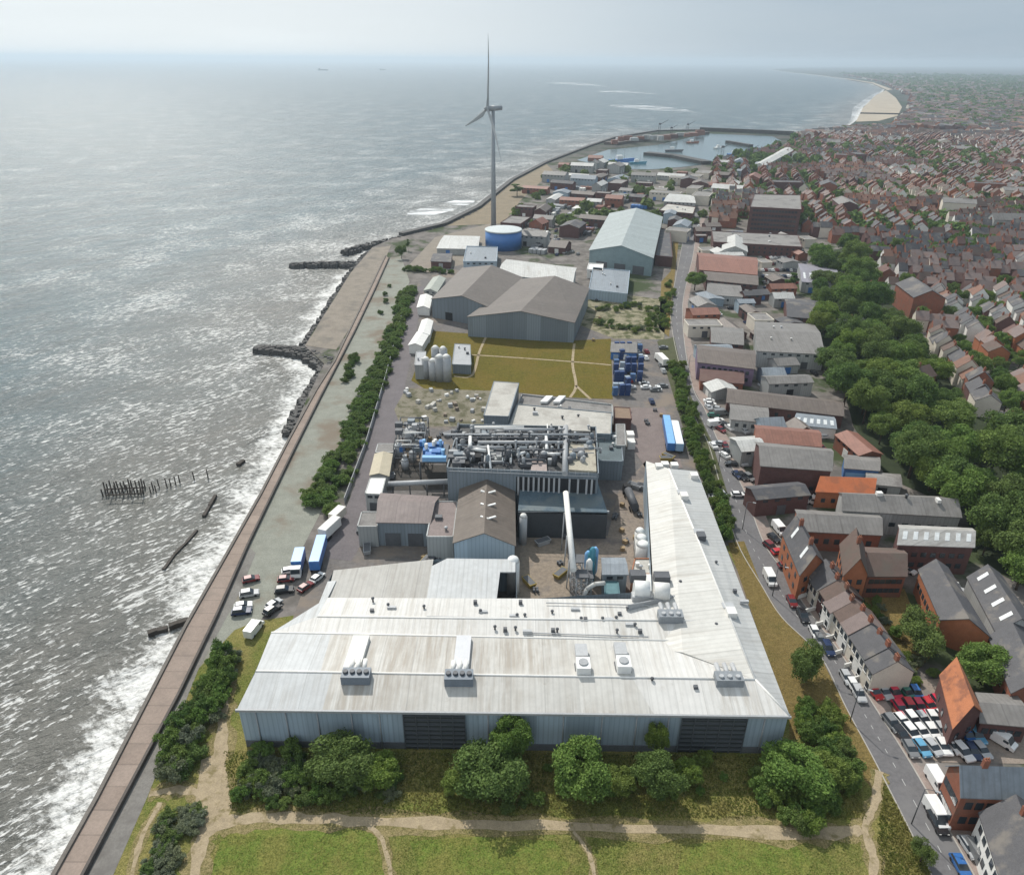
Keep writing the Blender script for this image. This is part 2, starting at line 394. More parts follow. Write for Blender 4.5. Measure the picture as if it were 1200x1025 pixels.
def seamat():
    m, nt, b = nodes('sea_water')
    d = N(nt, 'ShaderNodeAttribute', attribute_name='shore').outputs['Fac']
    v = coords(nt)
    RW = -.78
    sw = coords(nt, False, (.30,1,1), RW)           # crests lie along one world direction
    # colour: silty brown inshore, grey green outside
    big = noise(nt, coords(nt, False, (.5,1,1), RW), .012, 5, .6)
    silt = mathn(nt, 'ADD', ramp(nt, d, 150, 5), mathn(nt, 'MULTIPLY', mathn(nt, 'SUBTRACT', big, .5), 1.2), True)
    c = mixc(nt, silt, (.04,.085,.10), (.115,.112,.098))
    c = mixc(nt, mathn(nt,'MULTIPLY',ramp(nt, noise(nt, sw, .09, 6, .7), .35, .7),.6), c, (.05,.055,.05))
    # breaking foam near the wall, broken by lacy noise
    edge = mathn(nt, 'ADD', d, mathn(nt, 'MULTIPLY', mathn(nt, 'SUBTRACT', noise(nt, v, .05, 4, .6), .5), 20))
    band = ramp(nt, edge, 21, 2)
    lace = mathn(nt, 'ADD', mathn(nt,'MULTIPLY',noise(nt, coords(nt, False, (.7,1,1), .45), .16, 8, .78), .55), mathn(nt,'MULTIPLY',noise(nt, coords(nt, False, (.6,1,1), .3), .9, 5, .7), .45))
    fo = mathn(nt, 'SUBTRACT', mathn(nt, 'ADD', mathn(nt,'MULTIPLY',band,.22), lace), .635)
    foam = mathn(nt,'MULTIPLY',ramp(nt, fo, -.05, .12),.92)
    # drifting whitecaps, then sun glitter painted in as white streaks
    wc = noise(nt, coords(nt, False, (.22,1,1), RW), .17, 7, .66)
    pat = noise(nt, v, .022, 4, .6)
    wcs = mathn(nt, 'ADD', wc, mathn(nt, 'MULTIPLY', mathn(nt, 'SUBTRACT', pat, .5), .3))
    lim = mathn(nt, 'MULTIPLY', ramp(nt, d, 260, 20), .055)
    cap = ramp(nt, mathn(nt, 'ADD', wcs, lim),   .70, .76)
    glint_n = noise(nt, coords(nt, False, (.35,1,1), RW), 1.25, 4, .6)  # fine wavelet streaks that paint sun glints into the water colour
    cap_glint = mathn(nt, 'MULTIPLY', ramp(nt, mathn(nt,'ADD',mathn(nt,'ADD',glint_n,mathn(nt,'MULTIPLY',mathn(nt,'SUBTRACT',pat,.5),.45)), mathn(nt,'MULTIPLY',lim,.8)), .585, .68), .75)
    far_glint_n = noise(nt, coords(nt, False, (.3,1,1), RW+.1), .42, 4, .65)  # coarser streaks: painted glitter for the water farther out
    far_glint = mathn(nt, 'MULTIPLY', ramp(nt, mathn(nt,'ADD',far_glint_n,mathn(nt,'MULTIPLY',mathn(nt,'SUBTRACT',pat,.5),.22)), .62, .72), .30)
    cap_glint = mathn(nt, 'MAXIMUM', cap_glint, far_glint)
    foam = mathn(nt, 'MAXIMUM', foam, mathn(nt, 'MAXIMUM', mathn(nt,'MULTIPLY',cap,.75), cap_glint))  # mask holds foam, whitecaps and the painted glints together
    c = mixc(nt, foam, c, (.74,.74,.72))
    nt.links.new(c, b.inputs['Base Color'])
    rg = mathn(nt, 'ADD', mathn(nt, 'MULTIPLY', foam, .4), .28)
    nt.links.new(rg, b.inputs['Roughness']); b.inputs['IOR'].default_value = 1.33; b.inputs['Specular IOR Level'].default_value = .5
    h1 = noise(nt, sw, .13, 4, .55); h2 = noise(nt, coords(nt, False, (.55,1,1), RW+.3), .55, 5, .65)
    hh = mathn(nt, 'ADD', mathn(nt,'MULTIPLY',h1,2.6), h2)
    bn = N(nt, 'ShaderNodeBump'); bn.inputs['Strength'].default_value = .75; bn.inputs['Distance'].default_value = 1.3
    nt.links.new(hh, bn.inputs['Height']); nt.links.new(bn.outputs[0], b.inputs['Normal'])
    return m
m_sea = seamat(); me.materials.append(m_sea)
o = link(bpy.data.objects.new('sea', me)); o['kind'] = 'structure'
m_worn = grassmat('worn_grass', (.17,.16,.055), (.29,.235,.12), .5, (.35,.6), (.27,.21,.13))
# ------------------------------------------------------------------ ground sheets (each a few mm above the one below, well clear of z-fighting)
PROM_L = [(60,1032),(113,937),(158,850),(218,734),(267,648),(306,579),(339,515),(371,457),(392,424),(411,385),(433,340),(452,300)]
PROM_R = [(96,1032),(146,937),(210,816),(254,724),(291,640),(318,584),(346,526),(376,466),(398,424),(416,389),(438,343),(456,303)]
sheet('gravel_track', [(128,1040),(100,1040)]+PROM_R[1:]+[(470,300),(480,330),(447,415),(420,480),(376,600),(330,690),(300,735),(262,760),(233,783)], .03, m_gravel)
sheet('weathered_path', [(96,1040)]+PROM_R[1:5]+[(300,648),(283,690),(270,715),(233,783),(173,933),(126,1040)], .06, m_lower)
sheet('concrete_apron', [(358,405),(411,320),(436,291),(458,288),(452,303),(433,342),(411,383),(394,410)], .08, m_apron)
sheet('promenade', PROM_L+PROM_R[::-1], .12, m_prom)
sheet('grass_field', [(124,1045),(173,933),(233,783),(275,738),(300,728),(872,636),(892,685),(916,723),(961,768),(991,828),(1029,899),(1103,1045)], .04, m_grass)
sheet('lush_grass', [(262,978),(330,967),(420,966),(447,985),(452,1045),(236,1045)], .06, m_lawn)
sheet('lush_grass', [(800,990),(870,983),(930,988),(950,1010),(940,1045),(790,1045)], .06, m_lawn)
sheet('lush_grass', [(480,985),(560,980),(650,985),(670,1012),(640,1045),(500,1045)], .06, m_lawn)
sheet('grass_verge', [(853,636),(872,634),(892,685),(916,723),(961,768),(991,828),(1029,899),(1026,930),(995,890),(985,840),(955,820),(940,860),(925,880),(925,845),(905,790)], .06, m_verge)
for pts, wd in (([(1010,972),(960,976),(800,972),(600,967),(430,962),(330,958),(262,964),(236,985),(226,1045)], (2.6,2.4)),
                ([(268,760),(263,820),(258,880),(248,935),(250,965)], (1.6,4.0)), ([(175,930),(215,925),(250,935)], (1.5,2.5)),
                ([(1030,903),(1026,940),(1014,970),(1022,1000),(1026,1045)], 1.7), ([(430,966),(448,985),(462,1045)], 1.0),
                ([(672,974),(690,1000),(700,1045)], .8), ([(188,940),(165,985),(150,1045)], 1.0), ([(985,850),(955,905),(950,940)], .8)):
    wd = (wd[0]*.78, wd[1]*.78) if isinstance(wd, tuple) else wd*.78; ww_ = (wd[0]*2.1, wd[1]*2.1) if isinstance(wd, tuple) else wd*2.1
    strip('worn_grass', pts, ww_, .068+rnd.uniform(0,.01), m_worn, wob=.45)
    strip('footpath', pts, wd, .085+rnd.uniform(0,.02), m_path, wob=.4)
sheet('earth_patch', [(236,890),(262,880),(272,945),(262,968),(240,985),(226,960)], .075, m_path)
# factory yard
sheet('yard', [(336,745),(352,700),(385,650),(412,590),(440,500),(470,415),(490,330),(560,300),(690,340),(700,372),(776,400),(786,440),(800,500),(815,545),(850,640),(880,700),(915,850),(290,862)], .05, m_asph)
strip('service_road', [(392,655),(418,610),(440,545),(455,480),(470,420),(489,336)], (9,8), .075, m_asph2)
sheet('yard_slab', [(611,625),(664,625),(668,704),(606,704)], .09, m_tan)
sheet('yard_slab', [(672,627),(712,628),(725,575),(757,540),(762,600),(764,700),(680,703)], .09, mat('stained_concrete', (.235,.195,.16), .9, .25, .15, (.13,.115,.11), (.48,.66), .12))
sheet('yard_slab', [(726,478),(779,478),(800,548),(756,548),(738,520)], .09, mat('purple_setts', (.19,.155,.145), .9, .2, .3))
sheet('dry_lawn', [(508,388),(549,391),(675,399),(716,397),(718,468),(668,466),(603,460),(575,458),(498,456),(482,446),(500,400)], .09, m_dry)
for pts in ([(571,392),(562,412),(553,440),(532,441)], [(553,416),(600,419),(670,424),(716,428)], [(673,403),(671,427),(675,452),(668,466)], [(675,452),(692,468)]):
    strip('lawn_path', pts, 1.1, .125, m_path)
sheet('rubble_yard', [(476,455),(575,458),(572,482),(566,500),(470,500),(462,480)], .10, m_rubble)
sheet('scrub_ground', [(686,352),(730,345),(782,352),(778,398),(720,397),(676,380)], .08, mat('scrub_soil', (.24,.215,.145), .95, .35, .3, (.08,.085,.035), (.45,.58), .2))
# road
RL = [(1097,1045),(1089,1019),(1029,899),(991,828),(961,768),(916,723),(892,685),(864,636),(847,580),(830,520),(815,490),(803,454),(789,395),(786,360),(792,325),(798,295),(803,268),(812,250)]
RR = [(1150,1045),(1138,1019),(1070,899),(1025,828),(984,764),(940,705),(921,672),(895,636),(871,573),(843,520),(826,480),(812,454),(802,401),(800,357),(806,325),(812,300),(817,268),(824,250)]
PV = [(1180,1045),(1160,1012),(1090,896),(1040,824),(998,760),(953,700),(934,668),(908,632),(885,573),(856,520),(838,480),(822,454),(810,401),(806,357),(812,325),(818,300),(822,268),(829,250)]
sheet('pavement', RR+PV[::-1], .12, m_pave)
strip('kerb', RR, .25, .13, m_kerb, h=.12); strip('kerb', RL, .22, .10, m_kerb, h=.10)
sheet('road', RL+RR[::-1], .03, m_road)
# dashed centre line
cl = [((a[0]+b_[0])/2, (a[1]+b_[1])/2) for a, b_ in zip(RL, RR)]
P = smooth_line([G(*p) for p in cl], 30); b = MB()
for i in range(0, len(P)-3, 6):
    p, q = P[i], P[i+2]; t = (q-p)
    if t.length > 14 or t.length < .2: continue
    t.normalize(); n = Vector((-t.y,t.x,0))*.06; z = Vector((0,0,.036))
    b.face([p-n+z, q-n+z, q+n+z, p+n+z])
b.build('road_marking', m_line)['kind'] = 'structure'
sheet('car_lot_paving', [(1030,800),(1100,795),(1160,830),(1205,850),(1205,895),(1103,893),(1085,888)], .07, mat('lot_paving', (.26,.215,.18), .9, .2, .3, (.19,.17,.155), (.5,.65), .2))
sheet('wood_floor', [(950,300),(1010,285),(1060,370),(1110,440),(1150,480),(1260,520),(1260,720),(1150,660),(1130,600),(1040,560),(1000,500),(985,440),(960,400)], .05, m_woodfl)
sheet('grass_garden', [(1010,690),(1060,690),(1090,770),(1060,800),(1030,770)], .06, m_verge)
sheet('grass_verge', [(790,395),(770,400),(785,450),(806,520),(845,600),(862,640),(853,580),(835,520),(812,470),(800,440)], .075, mat('hedge_soil', (.07,.075,.035), .95, .3, .4))
sheet('grass_verge', [(775,330),(786,318),(790,270),(797,268),(790,330),(784,395),(772,385)], .08, m_verge)
sheet('beach', [(1003,143),(1011,127),(1026,112),(1038,106),(1050,115),(1057,126),(1052,136),(1030,142)], .3, m_sand)
sheet('beach', [(1040,106),(1022,98),(992,93),(993,92.4),(1024,97),(1046,105)], .3, m_sand)
sheet('dusty_ground', [(480,310),(510,278),(575,262),(572,285),(560,306),(500,320)], .06, mat('dusty', (.235,.205,.17), .95, .2, .2))
sheet('dusty_ground', [(520,265),(565,244),(600,214),(640,192),(648,200),(610,235),(590,262)], .04, mat('brown_bank', (.22,.18,.125), .95, .25, .1))
sheet('harbour_water', [(676,188),(712,176),(772,170),(815,160),(832,157),(905,160),(915,165),(893,176),(868,188),(800,196),(762,199),(720,198)], .25, mat('harbour_water', (.085,.135,.15), .2, .1, .02, spec=.5, fine=False))
# low walls of the promenade
def wall(name, label, px, z0, h, th, m, cat='wall'):
    P = [G(*p) for p in px]; b = MB()
    for i in range(len(P)-1):
        p, q = P[i], P[i+1]; t = (q-p); t.normalize(); n = Vector((-t.y,t.x,0))*th/2
        lo, hi = Vector((0,0,z0)), Vector((0,0,z0+h))
        b.hexa([p-n+lo,q-n+lo,q+n+lo,p+n+lo,p-n+hi,q-n+hi,q+n+hi,p+n+hi])
    return tag(b.build(name, m), label, cat)
wall('sea_wall', 'dark low concrete wall along the inland edge of the pink promenade', PROM_R, 0, 1.0, .5, mat('dark_wall', (.10,.088,.08), .9, .25, .5))
wall('sea_wall', 'weathered parapet at the water edge of the pink promenade', PROM_L, -3, 3.55, .7, m_wallc)
wall('breakwater', 'long dark seawall curving past the turbine to the outer harbour', [(470,276),(520,264),(560,244),(600,212),(640,191),(690,172),(720,162),(770,154),(822,153)], -3, 5.0, 4.5, m_rock, 'breakwater')
wall('harbour_pier', 'thin dark pier reaching from the harbour mouth towards the beach', [(820,153.5),(880,156),(930,158.5)], 0, 6, 6, m_rock, 'pier')
wall('harbour_pier', 'dark quay finger in the middle of the harbour basin', [(757,182),(790,185),(828,193)], 0, 4, 14, m_rock, 'pier')
wall('harbour_pier', 'narrow dark jetty near the harbour entrance', [(852,168),(880,173)], 0, 4, 7, m_rock, 'pier')
wall('harbour_pier', 'cluttered brown outer mole sheltering the harbour basin', [(715,170),(770,162),(825,157)], 0, 4, 22, mat('mole', (.12,.10,.09), .9, .4, .05), 'pier')
wall('harbour_pier', 'short dark groyne across the far sandy beach', [(1008,133.5),(1054,134.5)], 0, 3, 5, m_rock, 'groyne')
wall('fence', 'pale fence line along the seaward side of the factory service road', [(404,590),(430,520),(452,445),(478,345)], 0, 2.0, .15, m_grey, 'fence')
wall('garden_wall', 'long brick wall behind the pavement by the car lot', [(1045,832),(1075,880)], 0, .9, .3, mat('brick_wall', (.24,.12,.085), .9, .25, 1), 'wall')
# rocks
def rocks(name, label, px, w, n, smin, smax, zc=0.0):
    P = [G(*p) for p in px]; b = MB(); L = [(P[i+1]-P[i]).length for i in range(len(P)-1)]; T = sum(L)
    for k in range(n):
        s = rnd.random()*T; i = 0
        while i < len(L)-1 and s > L[i]: s -= L[i]; i += 1
        f = s/L[i]; p = P[i].lerp(P[i+1], f); t = (P[i+1]-P[i]).normalized(); nn = Vector((-t.y,t.x,0))
        ww = w if not isinstance(w, tuple) else w[0]+(w[1]-w[0])*(i+f)/len(L)
        q = rnd.uniform(-1,1); p = p + nn*q*ww/2; r = rnd.uniform(smin, smax)
        z = zc + (1-abs(q))*ww*.16 - r*.2 + rnd.uniform(-.3,.3)
        c = []
        for dz, tt in ((-1,1.0),(.7,.62)):
            for ax, ay in ((-1,-1),(1,-1),(1,1),(-1,1)):
                c.append((p.x+ax*r*tt*rnd.uniform(.6,1.1), p.y+ay*r*tt*rnd.uniform(.6,1.1), z+dz*r*rnd.uniform(.6,1)))
        b.hexa(c)
    o = b.build(name, m_rock); o['kind'] = 'stuff'; tag(o, label, 'rocks'); return o
rocks('rock_groyne', 'dark rock groyne reaching into the surf where the apron ends', [(299,403),(330,404),(360,408),(388,421)], (4,13), 420, .8, 1.7, -2.2)
rocks('rock_groyne', 'thin rock groyne farther along the shore below the turbine', [(341,307),(375,306),(420,306)], (5,8), 300, .9, 1.9, -2.0)
rocks('rock_armour', 'boulders heaped against the seawall beside the narrow promenade', [(388,422),(372,448),(352,480),(338,503)], (9,6), 380, .8, 1.6, -2.0)
rocks('rock_armour', 'boulders along the outer edge of the concrete apron', [(354,404),(382,362),(409,320),(432,292)], (4,6), 340, .8, 1.6, -2.0)
rocks('rock_armour', 'dark boulders at the corner beyond the apron', [(402,293),(430,285),(470,277),(520,265),(560,246)], (6,9), 420, 1, 2.2, -1.5)
rocks('rock_armour', 'scattered stones at the foot of the near seawall', [(300,600),(262,660),(225,720),(190,790),(150,860)], 3.0, 110, .4, .9, -3.4)
# timber in the surf
m_wood = mat('wet_timber', (.055,.047,.04), .8, .3, 2)
def post_at(px, py, h, r=.22, parent=None, lean=0, label=None, group=None):
    p = G(px, py, SEA); b = MB(); b.tube((p.x,p.y,SEA-1.5), (p.x+lean,p.y+rnd.uniform(-.2,.2),SEA+h), r, r*.85, 7)
    o = b.build('post' if parent else 'timber_post', m_wood, parent)
    if label: tag(o, label, 'post', group)
    return o
p = G(140, 580, SEA); jt = thing('ruined_jetty', 'ruined timber jetty frame of dark posts and beams standing in the sea', 'jetty', p)
tops = []
for x in (121,124,128,133,137,141,145,150,153,158,162,165,168):
    for row in (0, 1):
        y = 581 - (x-120)*.05 - row*7; h = rnd.uniform(2.2, 3.6); post_at(x+row*2, y, h, .24, jt, rnd.uniform(-.25,.25))
for row in (0, 1):
    b = MB(); a, c = G(124+row*2, 580-row*7, SEA+2.1), G(168+row*2, 578-row*7, SEA+2.1); b.tube(a, c, .2, .2, 6); b.build('beam', m_wood, jt)
for x in (128,141,153,165):
    b = MB(); b.tube(G(x, 580, SEA+2.0), G(x+2, 572, SEA+2.0), .16, .16, 6); b.build('beam', m_wood, jt)
for i, (x, y) in enumerate(((177,578),(180,574),(183,577),(187,571),(196,571),(200,569),(206,568),(211,566),(228,562),(244,560))):
    post_at(x, y, rnd.uniform(2.4,3.4), .2, None, rnd.uniform(-.2,.2), 'lone dark timber post, %s from the ruined jetty towards the shore' % nth(i), 'timber posts in line with the ruined jetty')
def bar(name, label, px, w, h, cat):
    P = [G(x, y, SEA) for x, y in px]; b = MB()
    for i in range(len(P)-1):
        p, q = P[i], P[i+1]; t = (q-p).normalized(); n = Vector((-t.y,t.x,0))*w/2; lo, hi = Vector((0,0,-1.5)), Vector((0,0,h*rnd.uniform(.8,1.1)))
        b.hexa([p-n+lo,q-n+lo,q+n+lo,p+n+lo,p-n+hi,q-n*.8+hi,q+n*.8+hi,p+n+hi])
    return tag(b.build(name, m_wood), label, cat)
bar('timber_groyne', 'short dark timber groyne, outer piece, in the foam below the car park', [(174,745),(185,741),(197,738)], 1.4, 1.2, 'groyne')
bar('timber_groyne', 'short dark timber groyne, inner piece joining the seawall below the car park', [(199,737),(210,733),(222,729)], 1.4, 1.4, 'groyne')
bar('timber_groyne', 'long sunken dark baulk running along the surf line', [(192,668),(205,650),(219,636),(231,622)], .8, .5, 'groyne')
bar('timber_groyne', 'small dark baulk in the foam nearest the ruined jetty', [(239,606),(246,594),(253,582)], 1.0, .9, 'groyne')
bar('timber_groyne', 'tiny dark baulk in the foam beside the promenade bend', [(279,546),(286,541)], 1.4, 1.0, 'groyne')
# breakers far out
m_foam = None
def foam_strip(px, w):
    global m_foam
    if m_foam is None:
        m_foam, nt, bb = nodes('breaking_foam'); bb.inputs['Base Color'].default_value = (.75,.77,.78,1); bb.inputs['Roughness'].default_value = .8
        v = coords(nt, False, (.25,1,1)); a = ramp(nt, noise(nt, v, .045, 6, .7), .46, .62); nt.links.new(a, bb.inputs['Alpha'])
    P = [G(x, y, SEA) for x, y in px]; b = MB(); L = []; R = []
    for i, p in enumerate(P):
        ww = w*math.sin(PI*(i+.3)/(len(P)-.4)); L.append((p.x, p.y+ww/2, SEA+.06)); R.append((p.x, p.y-ww/2, SEA+.06))
    for i in range(len(P)-1): b.face([R[i],R[i+1],L[i+1],L[i]])
    o = b.build('breaking_foam', m_foam); o['kind'] = 'stuff'
foam_strip([(640,97),(665,98),(690,99),(715,102)], 500); foam_strip([(715,124),(750,126),(790,128),(822,132)], 260); foam_strip([(700,107),(740,108),(770,110)], 250)
foam_strip([(478,250),(505,247),(530,241),(556,236)], 60); foam_strip([(490,232),(510,231),(525,229)], 25)
foam_strip([(990,150),(1001,147),(1012,140)], 60); foam_strip([(1000,140),(1008,128),(1022,116),(1030,108)], 110)
# ------------------------------------------------------------------ generic buildings
PANE = {}
def wall_openings(parent, A, B, z0, z1, n, rows, w, h, m=None, name='window', m0=.06, frame=None):
    """n x rows openings on the wall from A to B (world points), each a part of the building"""
    A = Vector((A[0],A[1],0)); B = Vector((B[0],B[1],0)); t = (B-A); L = t.length; t.normalize(); rz = math.atan2(t.y, t.x); nn = Vector((t.y,-t.x,0))
    m = m or m_glass
    key = (round(w,2), round(h,2), m.name, name)
    if key not in PANE:
        b = MB(); b.box((0,0,0), (w,.14,h)); PANE[key] = b.mesh(name, m)
    base = parent.location
    for r in range(rows):
        z = z0 + (z1-z0)*(r+.5)/rows
        for i in range(n):
            p = A + t*L*(m0 + (1-2*m0)*(i+.5)/n) + nn*.03
            o = bpy.data.objects.new(name, PANE[key]); o.location = (p.x-base.x, p.y-base.y, z-base.z); o.rotation_euler = (0,0,rz); link(o, parent)
def building(name, label, cat, px, h, rh=0.0, axis='u', wall=None, roof=None, group=None, win=None, over=.35, front=None, sky=0, vents=0, world=False, chimney=0, par=.5, winl=None):
    Q = [Vector((*p[:2], 0)) for p in px] if world else [G(p[0], p[1], h) for p in px]
    Q = [Vector((q.x, q.y, 0)) for q in Q]
    c = sum(Q, Vector())/4
    R = max((q-c).length for q in Q)
    for i in range(3):
        e0 = (Q[0]+Q[3])/2; e1 = (Q[1]+Q[2])/2; pp = e0.lerp(e1, (i+.5)/3); occupy(pp.x, pp.y, R*.42)
    t = thing(name, label, cat, c, 0, group)
    up = lambda p, z: (p.x, p.y, z)
    b = MB()
    for i in range(4):
        p, q = Q[i], Q[(i+1) % 4]; b.face([up(p,0), up(q,0), up(q,h), up(p,h)])
    wm = wall or m_grey; rm = roof or m_grey
    rb = MB()
    if rh > 0:
        if axis == 'u': a0, a1, b0, b1 = Q[0], Q[1], Q[3], Q[2]
        else: a0, a1, b0, b1 = Q[0], Q[3], Q[1], Q[2]
        r0, r1 = (a0+b0)/2, (a1+b1)/2
        for (p, q, r) in ((a0,b0,r0),(a1,b1,r1)): b.face([up(p,h), up(q,h), up(r,h+rh)])
        d = (r1-r0).normalized()*over
        for (p, q) in ((a0,a1),(b0,b1)):
            s = ((p-r0).normalized())*over; dz = rh*over/max(.1,(p-r0).length)
            quad = [up(p+s-d,h-dz+.06), up(q+s+d,h-dz+.06), up(r1+d,h+rh+.06), up(r0-d,h+rh+.06)]
            if (Vector(quad[1])-Vector(quad[0])).cross(Vector(quad[2])-Vector(quad[0])).z < 0: quad = quad[::-1]
            rb.slab(quad, .22)
    else:
        s = 1.0
        quad = [up(q+(q-c).normalized()*.02, h+.02) for q in Q]; rb.slab(quad, .3)
    b.build('wall', wm, t); ro = rb.build('roof', rm, t)
    if rh == 0 and par:
        pb = MB()
        for i in range(4):
            p, q = Q[i], Q[(i+1) % 4]; n = Vector((q.y-p.y, p.x-q.x, 0)).normalized()*.15; e = (q-p).normalized()*.15
            pb.hexa([up(p-n-e,h-.4),up(q-n+e,h-.4),up(q+n+e,h-.4),up(p+n-e,h-.4),up(p-n-e,h+par),up(q-n+e,h+par),up(q+n+e,h+par),up(p+n-e,h+par)])
        pb.build('parapet', wm, t)
    if win: wall_openings(t, Q[0], Q[1], win[2], win[3], win[0], win[1], win[4], win[5])
    if winl: wall_openings(t, Q[3], Q[0], winl[2], winl[3], winl[0], winl[1], winl[4], winl[5])
    if front:   # doors: (n, w, h, material)
        wall_openings(t, Q[0], Q[1], 0, front[2], front[0], 1, front[1], front[2], front[3], 'door')
    Lf = (Q[1]-Q[0]).length
    if not win and not front and h <= 8 and cat in ('industrial unit','workshop','shed','works','warehouse','building','store','hall','hut'):
        wall_openings(t, Q[0], Q[1], 0, min(3.2,h*.75), max(1,int(Lf/9)), 1, 2.6, min(3.0,h*.7), rnd.choice([m_dgrey,m_blue,m_wht2,m_grey,m_black]), 'door', .03)
        if h > 4.4: wall_openings(t, Q[0], Q[1], h*.72, h*.95, max(2,int(Lf/3.5)), 1, 1.4, .8)
    def onroof(u, v):
        p = Q[0].lerp(Q[1],u).lerp(Q[3].lerp(Q[2],u), v)
        if rh == 0: return Vector((p.x,p.y,h+.03))
        k = v if axis == 'u' else u
        return Vector((p.x,p.y,h+rh*(1-abs(2*k-1))+.05))
    for i in range(sky):
        k = .27
        u, v = ((i+.5)/sky, k) if axis == 'u' else (k, (i+.5)/sky)
        p = onroof(u, v); sb = MB(); dx = (Q[1]-Q[0]).normalized(); dy = (Q[3]-Q[0]).normalized()
        q0, q1 = onroof(u, v-.13) if axis=='u' else onroof(u-.13, v), onroof(u, v+.13) if axis=='u' else onroof(u+.13, v)
        sd_ = (dx if axis=='u' else dy)*.55; z = Vector((0,0,.09))
        qd = [q0-sd_+z, q0+sd_+z, q1+sd_+z, q1-sd_+z]
        if (qd[1]-qd[0]).cross(qd[2]-qd[0]).z < 0: qd = qd[::-1]
        sb.slab(qd, .12); sb.build('skylight', m_sky, ro, False).location = -t.location
    for i in range(vents):
        p = onroof(rnd.uniform(.12,.88), rnd.uniform(.15,.85)); vb = MB()
        if rnd.random() < .5: vb.box(p+Vector((0,0,.4)), (rnd.uniform(.8,1.8), rnd.uniform(.8,1.6), 1.0))
        else: vb.lathe([(.3,-.2),(.3,.7),(.5,.75),(.42,1.0),(.1,1.1)], p, 10)
        o = vb.build('vent', rnd.choice([m_steel, m_wht2, m_dgrey]), ro, False); o.location = -t.location
    for i in range(chimney):
        u, v = ((i+.5)/chimney, .5) if axis == 'u' else (.5, (i+.5)/chimney)
        p = onroof(u, v); cb = MB(); cb.box(p+Vector((0,0,.6)), (.9,.6,1.8)); cb.cur = 1
        cb.tube(p+Vector((-.2,0,1.5)), p+Vector((-.2,0,1.95)), .12, .1, 8); cb.tube(p+Vector((.2,0,1.5)), p+Vector((.2,0,1.95)), .12, .1, 8)
        o = cb.build('chimney', [m_brick, m_pot], ro, False); o.location = -t.location
    t['_h'] = h
    return t, Q
m_sky = mat('rooflight', (.62,.64,.64), .5, .12, 1, fine=False)
m_brick = mat('red_brick', (.25,.10,.065), .9, .22, .8, (.20,.11,.08), (.5,.65), .3)
m_obrick = mat('orange_brick', (.34,.13,.065), .9, .2, .8)
m_dbrick = mat('dark_brick', (.115,.06,.055), .9, .25, .6)
m_pot = mat('clay_pot', (.30,.13,.07), .85, .1, 2)
m_render = mat('pale_render', (.62,.57,.49), .85, .1, .5); m_wrender = mat('white_render', (.72,.71,.68), .85, .1, .5)
m_slate = mat('slate_tiles', (.085,.084,.09), .7, .22, .7, (.16,.145,.13), (.5,.65), .2)
m_btile = mat('brown_tiles', (.12,.085,.072), .8, .22, .7, (.11,.09,.075), (.5,.65), .2)
m_rtile = mat('red_tiles', (.135,.08,.07), .8, .22, .7, (.15,.095,.08), (.5,.65), .25)
m_otile = mat('orange_tiles', (.20,.11,.08), .8, .18, .7, (.16,.10,.08), (.52,.7), .25)
m_ptile = mat('pinkish_tiles', (.19,.15,.14), .8, .2, .7, (.2,.14,.12), (.5,.65), .25)
m_asb = roofmat('fibre_cement', (.205,.195,.185), (.10,.09,.08), rot=.08)
m_asbb = roofmat('brown_fibre_cement', (.15,.125,.11), (.085,.07,.062), rot=.08)
m_redsheet = roofmat('red_brown_sheet', (.24,.115,.085), (.13,.075,.06), rot=.08)
m_pale = roofmat('pale_sheet', (.50,.50,.48), (.30,.27,.23)); m_bsheet = roofmat('blue_grey_sheet', (.235,.265,.295), (.17,.17,.175), rot=.08)
m_felt = mat('roof_felt', (.23,.22,.21), .9, .2, .2, (.15,.14,.135), (.5,.65), .12); m_felt2 = mat('pale_felt', (.44,.425,.39), .9, .14, .2, (.33,.31,.28), (.5,.68), .12)
